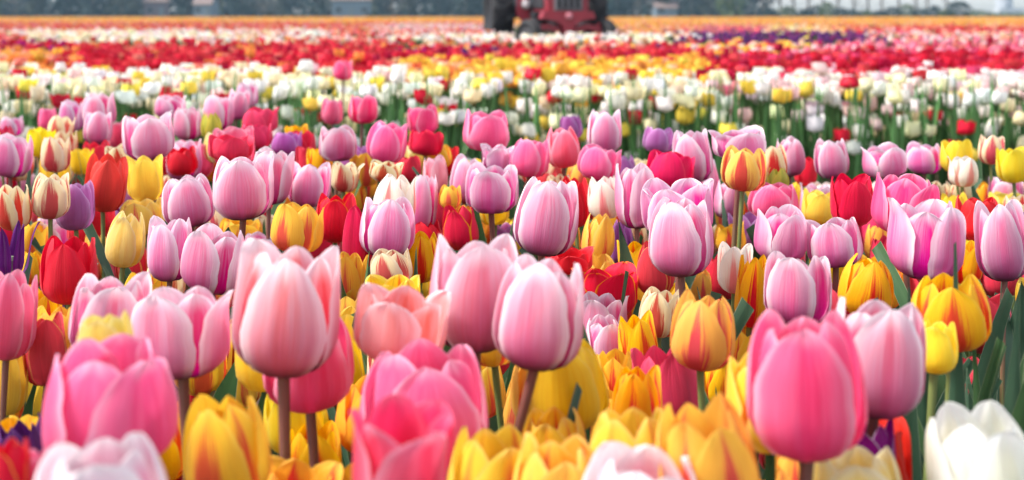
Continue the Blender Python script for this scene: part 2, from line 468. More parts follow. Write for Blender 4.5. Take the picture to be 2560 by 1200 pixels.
tree_spec = []   # px, distance, height, radius, kind, foliage
for k, px in enumerate(list(range(-330, 1940, 62))):
    d = 262 + 22 * math.sin(k * 2.3)
    kd = ['round', 'cone', 'bare', 'round', 'column'][(k * 7) % 5]
    fo = {'round': [0, 1, 3][k % 3], 'cone': 0, 'bare': 2, 'column': 1}[kd]
    tree_spec.append((px + rng.uniform(-18, 18), d, rng.uniform(9, 14), {'round': 3.4, 'cone': 2.6, 'bare': 3.0, 'column': 1.9}[kd], kd, fo))
ORD = ['', 'second ', 'third ', 'fourth ', 'fifth ', 'sixth ', 'seventh ', 'eighth ', 'ninth ', 'tenth ', 'eleventh ', 'twelfth ', 'thirteenth ', 'fourteenth ', 'fifteenth ', 'sixteenth ']
NAMES = {'round': ('broadleaf_tree', 'round leafy tree'), 'cone': ('conifer_tree', 'dark conical evergreen tree'), 'bare': ('bare_tree', 'brownish bare tree'), 'column': ('column_tree', 'slim upright grey green tree')}
cnt = {}
for px, d, h, r, kd, fo in tree_spec:
    side = 'left' if px < 1280 else 'right'
    if side == 'left':
        key = (kd, 'L'); cnt[key] = cnt.get(key, 0) + 1
        lab = f"{ORD[cnt[key] - 1]}{NAMES[kd][1]} from the far left end of the wood"
    else:
        key = (kd, 'R'); cnt[key] = cnt.get(key, 0) + 1
        lab = f"{ORD[cnt[key] - 1]}{NAMES[kd][1]} right of the tractor, far behind"
    tree(NAMES[kd][0], at(px, d), h, r, kd, fo, 420 if kd != 'bare' else 260, 0.55 if kd != 'bare' else 0.3, lab, clear=0.03 if kd in ('cone', 'round') else 0.1)

# slender poplars with the pale sky between them
pop = [1950, 1985, 2020, 2058, 2095, 2135, 2170, 2205, 2248, 2290, 2318, 2366]
for k, px in enumerate(pop):
    tree('poplar_tree', at(px, 255 + 9 * math.sin(k * 1.9)), rng.uniform(15, 19), 1.5, 'bare', 2, 150, 0.22,
         f"{ORD[k]}slender bare poplar counting from the dense wood towards the open sky", group='row of bare poplars', clear=0.1)
us = [1925, 1968, 2008, 2042, 2066, 2100, 2128, 2160, 2198, 2232, 2270, 2300, 2335, 2368]
for k, px in enumerate(us):
    hh = [1.5, 2.2, 1.6, 2.4, 3.0, 1.9, 1.6, 1.4, 1.3, 2.0, 2.6, 1.6, 2.3, 1.4][k]
    shrub('shrub', at(px, 246 + 4 * math.sin(k * 2.7)), hh, 1.9, [0, 3, 0][k % 3], 240, 0.3,
          f"{ORD[k]}dark shrub under the bare poplars, counting from the dense wood", 'shrubs under the poplars')
shrub('rounded_bush', at(2398, 243), 3.2, 2.5, 0, 420, 0.32, 'tall dark rounded bush at the open end of the poplar row', None)
for k, (px, hh) in enumerate([(2450, 1.5), (2505, .9), (2552, .8), (2620, 1.0)]):
    shrub('hedge_bush', at(px, 330), hh, 4.2 if k != 1 else 5, 3, 240, 0.4, f"{ORD[k]}low hedge bush right of the poplars, on the open horizon", 'low hedge bushes on the horizon')
for k, (px, lab) in enumerate([(675, 'small dark bush at the far field edge, first of a pair'), (736, 'small dark bush at the far field edge, second of a pair'), (921, 'small dark bush standing alone at the far field edge before the pale house')]):
    shrub('dark_bush', at(px, 150), 0.78, 0.34, 0, 160, 0.10, lab, None)

# houses glimpsed between the trees
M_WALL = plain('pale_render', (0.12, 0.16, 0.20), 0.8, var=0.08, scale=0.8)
M_ROOF = plain('roof_tiles', (0.14, 0.10, 0.09), 0.8, var=0.25, scale=2)
M_GLASS = plain('dark_glass', (0.03, 0.04, 0.05), 0.1, var=0.1)
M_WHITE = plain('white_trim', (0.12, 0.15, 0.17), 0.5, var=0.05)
M_PINKW = plain('pinkish_render', (0.12, 0.10, 0.12), 0.8, var=0.08, scale=0.8)
def house(px, d, w, dep, eave, ridge, mat, label, rz=0.0):
    t = empty('house', at(px, d), rz)
    m = MB(); m.box((0, 0, eave / 2), (w, dep, eave))
    m.prism([(-w / 2, -dep / 2 + .01, eave), (-w / 2, dep / 2 - .01, eave), (-w / 2, 0, ridge - .12)], (w, 0, 0))
    m.build('wall', mat, t)
    m = MB()
    for s in (-1, 1):
        L = math.hypot(dep / 2 + .4, ridge - eave + .3)
        a = math.atan2(ridge - eave, dep / 2)
        m.box((0, s * (dep / 4 + .1), (eave + ridge) / 2 + .08), (w + .6, L, .14), Matrix.Rotation(-s * a, 3, 'X'))
    rf = m.build('roof', M_ROOF, t)
    MB().box((w * .28, 0, ridge + .4), (.6, .6, 1.4)).build('chimney', M_ROOF, rf)
    nwin = max(2, int(w / 2.2))
    for k in range(nwin):
        x = -w / 2 + (k + .5) * w / nwin
        if k == nwin // 2:
            dr = MB().box((x, -dep / 2 - .03, 1.03), (.95, .08, 2.05)).build('door', M_WHITE, t)
            MB().box((x + .36, -dep / 2 - .1, 1.0), (.06, .06, .14)).build('handle', M_GLASS, dr)
        else:
            fr = MB().box((x, -dep / 2 - .02, 1.5), (1.2, .08, 1.2)).build('window', M_WHITE, t)
            for s in (-1, 1):
                MB().box((x + s * .27, -dep / 2 - .06, 1.5), (.46, .03, 1.02)).build('pane', M_GLASS, fr)
    return tag(t, label, 'house')
house(880, 236, 7.5, 6, 3.4, 6.2, M_WALL, 'wide pale house in front of the wood, behind the lone dark bush', .1)
house(517, 238, 3.4, 5, 2.6, 4.6, M_WALL, 'small pale blue house at the wood edge beyond the paired bushes', -.1)
house(1662, 240, 4.2, 4, 1.9, 3.0, M_WALL, 'low pale shed at the wood edge beyond the tractor', .05)
house(392, 246, 4.5, 5, 3.2, 6.0, M_PINKW, 'pinkish house half hidden among the trees beyond the white strip', .2)

# pale tower far off on the horizon
tw = empty('tower', at(2510, 620))
M_TOW = plain('pale_stone', (0.33, 0.34, 0.36), 0.85, var=0.1, scale=0.3)
m = MB(); m.lathe([(4.6, 0), (4.4, 6), (4.0, 16), (3.6, 19), (.05, 19.02), (.05, 0)], 24, 'Z'); m.build('shaft', M_TOW, tw, smooth=False)
m = MB(); m.lathe([(3.9, 19.05), (3.4, 21), (1.8, 23), (.05, 23.6), (.05, 19.05)], 24, 'Z'); m.build('cap', M_ROOF, tw)
m = MB(); m.box((1.2, -2.5, 1.9), (12.5, 9, 3.8)); m.build('base', M_TOW, tw)
for k, z in enumerate((4.8, 9.5, 14)):
    MB().box((0, -4.5 + .04 * z, z), (1.0, .5, 1.5)).build('window', M_GLASS, tw)
tag(tw, 'pale hazy tower on a broad base, alone on the far horizon', 'tower')

# ------------------------------------------------------------------ haze
hz = NT('haze_air')
for nd in list(hz.t.nodes):
    if nd != hz.out: hz.t.nodes.remove(nd)
pv = hz.n('ShaderNodeVolumePrincipled')
pv.inputs['Color'].default_value = (0.50, 0.76, 1.0, 1)
pv.inputs['Density'].default_value = 0.0003
pv.inputs['Anisotropy'].default_value = 0.2
hz.l(pv.outputs[0], hz.out.inputs['Volume'])
m = MB(); m.box((0, 340, 14), (900, 780, 30)); hzo = m.build('haze', hz.m)
tag(hzo, 'thin pale blue haze over the field', 'haze', kind='stuff')

# ------------------------------------------------------------------ tractor
def tractor():
    RED = plain('faded_red_paint', (0.26, 0.014, 0.028), 0.38, var=0.35, scale=5, bump=0.03)
    DRED = plain('dull_red_paint', (0.13, 0.014, 0.022), 0.55, var=0.4, scale=6)
    RUB = plain('black_rubber', (0.009, 0.009, 0.011), 0.75, var=0.3, scale=10)
    DARK = plain('dark_iron', (0.02, 0.02, 0.024), 0.6, metal=0.3, var=0.3)
    GREY = plain('grey_grille_metal', (0.15, 0.15, 0.16), 0.45, metal=0.4, var=0.2)
    LAMP = plain('lamp_lens', (0.52, 0.46, 0.46), 0.15, var=0.05)
    PINKE = plain('faded_badge', (0.50, 0.17, 0.20), 0.4, var=0.1)
    rz = math.radians(8)
    t = empty('tractor', at(1418, 17.6), rz)      # origin: ground under the front axle; +Y runs back
    # front wheels, steered
    def wheel(name, x, y, r, w, steer, lug, rim=None):
        wh = empty(name, (0, 0, 0)); wh.parent = t
        wh.location = (x, y, r); wh.rotation_euler = (0, 0, steer)
        m = MB()
        prof = [(r * .62, -w * .40), (r * .80, -w * .52), (r * .93, -w * .47), (r * .985, -w * .30), (r, 0), (r * .985, w * .30), (r * .93, w * .47), (r * .80, w * .52), (r * .62, w * .40)]
        m.lathe(prof, 40, 'X'); m.build('tyre', RUB, wh, smooth=True)
        m = MB(); m.lathe([(r * .62, -w * .38), (r * .62, w * .38), (r * .52, w * .30), (r * .2, w * .12), (.02, w * .1), (.02, -w * .1), (r * .2, -w * .12), (r * .52, -w * .30)], 32, 'X')
        m.build('rim', rim or GREY, wh, smooth=True)
        if lug:
            for s in (-1, 1):
                for k in range(18):
                    a = 2 * PI * (k + (0 if s < 0 else .5)) / 18
                    if math.sin(a) < -0.75: continue
                    mm = MB()
                    R = Matrix.Rotation(-a, 3, 'X') @ Matrix.Rotation(s * 0.6, 3, 'Y').to_3x3()
                    mm.box((0, 0, 0), (w * .56, .05, .05), Matrix.Rotation(s * .65, 3, 'Z'), bev=.008)
                    bmesh.ops.translate(mm.bm, vec=(s * w * .24, 0, r + .008), verts=mm.bm.verts[:])
                    bmesh.ops.rotate(mm.bm, cent=(0, 0, 0), matrix=Matrix.Rotation(a - PI / 2, 3, 'X'), verts=mm.bm.verts[:])
                    mm.build('tread_lug', RUB, wh)
        else:
            for x0 in (-w * .25, 0, w * .25):
                mm = MB(); mm.lathe([(r * .99, x0 - .012), (r + .012, x0 - .01), (r + .012, x0 + .01), (r * .99, x0 + .012)], 40, 'X'); mm.build('tread_rib', RUB, wh, smooth=True)
        return wh
    wheel('front_wheel', -.56, 0, .27, .16, .42, False)
    wheel('front_wheel', .56, 0, .27, .16, .42, False)
    wheel('rear_wheel', -.75, 2.05, .66, .36, 0, True, DARK)
    wheel('rear_wheel', .75, 2.05, .66, .36, 0, True, DARK)
    # axle beam with the swept arms and king pins
    m = MB()
    for s in (-1, 1):
        m.prism([(s * .10, -.05, .34), (s * .12, -.05, .44), (s * .28, -.05, .485), (s * .46, -.05, .45), (s * .48, -.05, .36), (s * .30, -.05, .40)], (0, .10, 0))
        m.tube([(s * .48, 0, .24), (s * .48, 0, .50)], .035, 10)
        m.tube([(s * .46, 0, .27), (s * .52, 0, .27)], .03, 8)
    m.build('front_axle', RED, t)
    m = MB(); m.tube([(-.46, .12, .32), (.46, .12, .32)], .016, 8); m.build('tie_rod', DARK, t)
    # nose bolster: broad above, narrowing to a post
    m = MB(); m.prism([(-.40, -.14, .56), (-.36, -.14, .665), (.36, -.14, .665), (.40, -.14, .56), (.20, -.14, .53), (.085, -.14, .45), (.06, -.14, .27), (-.06, -.14, .27), (-.085, -.14, .45), (-.20, -.14, .53)], (0, .34, 0))
    m.build('front_bolster', RED, t)
    m = MB(); m.lathe([(.05, -.165), (.044, -.175), (.02, -.18), (.004, -.18), (.004, -.138), (.05, -.138)], 20, 'Y', (0, 0, .595)); m.build('badge', PINKE, t, smooth=True)
    # hood, grille
    m = MB()
    m.prism([(-.30, -.06, .67), (-.31, -.06, 1.06), (-.24, -.06, 1.20), (-.10, -.06, 1.26), (.10, -.06, 1.26), (.24, -.06, 1.20), (.31, -.06, 1.06), (.30, -.06, .67)], (0, 1.35, 0))
    m.build('hood', RED, t)
    g = MB().box((0, -.085, .90), (.42, .04, .46), bev=.015).build('grille', GREY, t)
    for k in range(4):
        MB().box((-.135 + k * .09, -.112, .905), (.045, .012, .40)).build('grille_slot', DARK, g)
    for k in range(5):
        MB().box((-.18 + k * .09, -.122, .905), (.022, .024, .42), bev=.006).build('grille_bar', GREY, g)
    for s in (-1, 1):
        MB().box((s * .311, .72, .86), (.02, 1.0, .30), bev=.006).build('dark_side_panel', DARK, t)  # dark panel stands for the shaded engine recess and darkens the bright hood side
    # engine, gearbox, belly
    m = MB(); m.box((0, .65, .50), (.34, 1.15, .32), bev=.03); m.box((0, 1.7, .62), (.42, 1.0, .46), bev=.05); m.tube([(-.62, 2.05, .66), (.62, 2.05, .66)], .11, 12)
    m.build('engine_block', DARK, t)
    m = MB()
    for k in range(4): m.tube([(-.17, .45 + k * .18, .62), (-.26, .47 + k * .18, .64), (-.28, .5 + k * .18, .72)], .025, 8)
    m.build('exhaust_manifold', DARK, t)
    m = MB(); m.tube([(-.22, .8, .7), (-.24, .8, 1.2), (-.24, .8, 1.75)], [.03, .035, .03], 10); m.build('exhaust_pipe', DARK, t)
    # fenders with front plates and lamps
    for s in (-1, 1):
        m = MB(); n = 14
        out = [(0, 2.05 + .74 * math.cos(a), .66 + .74 * math.sin(a)) for a in np.linspace(PI * .72, PI * .12, n)]
        inn = [(0, 2.05 + .715 * math.cos(a), .66 + .715 * math.sin(a)) for a in np.linspace(PI * .12, PI * .72, n)]
        m.prism(out + inn, (s * .40, 0, 0), (s * .52, 0, 0))
        fd = m.build('fender', RED, t, smooth=False)
        m = MB(); m.prism([(s * .36, 1.28, .50), (s * .36, 1.28, 1.28), (s * .55, 1.28, 1.34), (s * .56, 1.28, .62), (s * .48, 1.28, .50)], (0, .03, 0)); m.build('fender_plate', RED, fd)
        hl = MB().lathe([(.075, 1.20), (.08, 1.16), (.062, 1.148), (.004, 1.14), (.004, 1.25), (.05, 1.25)], 22, 'Y', (s * .43, 0, .77)).build('headlight', GREY, t, smooth=True)
        MB().lathe([(.06, 1.142), (.03, 1.134), (.003, 1.131), (.003, 1.147), (.06, 1.147)], 22, 'Y', (s * .43, 0, .77)).build('lens', LAMP, hl, smooth=True)
    m = MB(); m.box((-.36, 1.12, .52), (.18, .42, .04), bev=.01); m.build('step_plate', DARK, t)
    m = MB(); m.box((.36, 1.12, .52), (.18, .42, .04), bev=.01); m.build('step_plate', DARK, t)
    m = MB(); m.box((-.30, .9, .56), (.16, .3, .2), bev=.02); m.build('toolbox', DARK, t)
    m = MB(); m.tube([(0, 1.3, 1.2), (0, 1.5, 1.42)], .02, 8); m.build('steering_column', DARK, t)
    m = MB(); m.lathe([(.19, -.012), (.205, 0), (.19, .012), (.178, 0)], 28, 'Z', (0, 1.52, 1.44)); m.tube([(-.18, 1.52, 1.44), (.18, 1.52, 1.44)], .01, 6); m.tube([(0, 1.34, 1.44), (0, 1.7, 1.44)], .01, 6); m.build('steering_wheel', DARK, t)
    m = MB(); m.box((0, 2.05, 1.12), (.46, .42, .08), bev=.03); m.box((0, 2.27, 1.28), (.46, .06, .3), bev=.025); m.tube([(0, 1.95, .85), (0, 2.05, 1.1)], .04, 8); m.build('seat', DARK, t)
    return tag(t, 'old red tractor with pale round lamp and grey grille, standing in the tulip field', 'tractor')
tractor()

# ------------------------------------------------------------------ tulips of the mixed bed
def petal_mesh(name, mat, R, H, phi, half, op, tip, seed, zoff=0.0, ruffle=0.0, curl=0.0, skew=0.0, low=False, narrow=1.0):
    """One petal of a cup of radius R and height H around the +Z axis, its midrib at azimuth phi."""
    r = np.random.RandomState(seed)
    nu, nv = (17, 15) if not low else (7, 9)
    u = np.linspace(-1, 1, nu)[None, :]
    tt = np.linspace(0, 1, nv)[:, None]
    v = 1 - (1 - tt) ** 1.45
    # profile of the cup
    vb = 0.44
    t0 = np.clip(v / vb, 0, 1)
    s = np.clip((v - vb) / (1 - vb), 0, 1)
    belly = np.where(v < vb, 0.10 + 0.90 * np.sin(t0 * PI / 2) ** 0.9, 1.0)
    top = (-0.60 + 1.0 * op)                             # change of radius from belly to tip
    rad = R * (belly + top * s ** (2.4 - 0.8 * op) + curl * np.clip(s - .6, 0, 1) ** 2 * 2.0)
    z = H * np.where(v < vb, 0.34 * (1 - np.cos(t0 * PI / 2)), 0.34 + 0.66 * s)
    z = z - H * 0.10 * max(0, op - .4) * s ** 2
    # width of the petal
    p1, p2 = {0: (2.5, 0.54), 1: (2.1, 0.60), 2: (1.35, 0.85)}[tip]
    w = np.where(v < .44, 0.72 + 0.28 * np.sin(np.clip(v / .44, 0, 1) * PI / 2), np.clip(1 - (np.clip((v - .44) / .56, 0, 1)) ** p1, 0.0, 1) ** p2)
    e1, e2 = r.uniform(0, 6.28, 2)
    w = w * (1 + np.clip(v * 2, 0, 1) * (.030 * np.sin(11 * v + e1) + .022 * np.sin(27 * v + e2)) + .02 * np.sin(19 * v + e1) * np.sign(u) * v)
    w = np.maximum(w, 0.05) * narrow
    th = phi + half * w * u
    rr = rad * (1 + skew * .06 * u * np.clip(v * 2, 0, 1) - 0.05 * (1 - np.abs(u)) ** 3 * np.clip(v * 3, 0, 1) * (1 - v * .6) + 0.03 * np.sin(3.1 * u + r.uniform(0, 6)) * v)
    ph = r.uniform(0, 6.28, 3)
    fo = np.clip(v * 2.2, 0, 1)
    rr = rr * (1 + fo * (.013 * np.cos(7.5 * u + r.uniform(0, 6)) + .007 * np.cos(15 * u + 2 * v + r.uniform(0, 6)) + .022 * r.uniform(-1, 1) * np.cos(3 * u + 5 * v + ph[0])))
    wt0 = np.clip(w * 1.6 / narrow, 0, 1)
    rr = rr + wt0 * R * ruffle * v ** 3 * (np.sin(4.5 * u + ph[0]) * .7 + np.sin(9 * u + 6 * v + ph[1]) * .45) * (0.35 + np.abs(u))
    wt = np.clip(w * 1.6 / narrow, 0, 1)
    zz = z + wt * H * v ** 5 * (ruffle * .55 * np.sin(7 * u + ph[2]) - (0.03 if tip == 0 else .035) * (1 - np.abs(u)) ** 4 * r.uniform(-.25 if tip == 0 else -1, 1.2) + .03 * u * r.uniform(-1, 1)) + 0 * u
    zz = zz + zoff * H * v
    V = np.stack([rr * np.cos(th), rr * np.sin(th), zz], -1).reshape(-1, 3)
    i = np.arange((nu - 1) * (nv - 1)); q = i // (nu - 1) * nu + i % (nu - 1)
    F = np.stack([q, q + 1, q + nu + 1, q + nu], 1)
    UV = np.stack([(u + 1) / 2 + 0 * v, v + 0 * u], -1).reshape(-1, 2)
    if name is None: return V, F, UV
    return np_mesh(name, V, F, mat, uv=UV)

def tube_mesh(name, pts, rads, mat, n=8):
    pts = np.asarray(pts); k = len(pts)
    a = np.linspace(0, 2 * PI, n, endpoint=False)
    V = (pts[:, None, :] + np.stack([np.cos(a), np.sin(a), 0 * a], -1)[None] * np.asarray(rads)[:, None, None]).reshape(-1, 3)
    F = []
    for i in range(k - 1):
        for j in range(n):
            F.append((i * n + j, i * n + (j + 1) % n, (i + 1) * n + (j + 1) % n, (i + 1) * n + j))
    UV = np.stack([np.tile(np.arange(n) / n, (k, 1)), np.tile(np.linspace(0, 1, k)[:, None], (1, n))], -1).reshape(-1, 2)
    return np_mesh(name, V, np.array(F), mat, uv=UV)

def leaf_mesh(name, L, W, az, lean, droop, mat, z0, seed, low=False):
    r = np.random.RandomState(seed)
    nu, nv = (5, 10) if not low else (3, 7)
    u = np.linspace(-1, 1, nu)[None, :]; v = np.linspace(0, 1, nv)[:, None]
    ang = lean + droop * v ** 2
    step = L / (nv - 1)
    out = np.concatenate([[0], np.cumsum(np.sin(ang[:-1, 0]) * step)])[:, None]
    up = np.concatenate([[0], np.cumsum(np.cos(ang[:-1, 0]) * step)])[:, None]
    w = W * .5 * np.sin(PI * np.clip(v * .93 + .07, 0, 1) ** .66) ** 1.25
    w = np.maximum(w, 0.0008)
    fold = 0.45 - .2 * v
    tw = r.uniform(-.9, .9) * v
    side = w * u
    lift = np.abs(w * u) * fold + W * .13 * np.sin(8 * v + r.uniform(0, 6)) * np.abs(u) * u * v
    o = out - lift * np.cos(ang) * 1.0 + side * np.sin(tw)
    zz = z0 + up + lift * np.sin(ang)
    sd = side * np.cos(tw)
    ca, sa = math.cos(az), math.sin(az)
    V = np.stack([(o + .004) * ca - sd * sa, (o + .004) * sa + sd * ca, zz + 0 * u], -1).reshape(-1, 3)
    i = np.arange((nu - 1) * (nv - 1)); q = i // (nu - 1) * nu + i % (nu - 1)
    F = np.stack([q, q + 1, q + nu + 1, q + nu], 1)
    UV = np.stack([(u + 1) / 2 + 0 * v, v + 0 * u], -1).reshape(-1, 2)
    return np_mesh(name, V, F, mat, uv=UV)

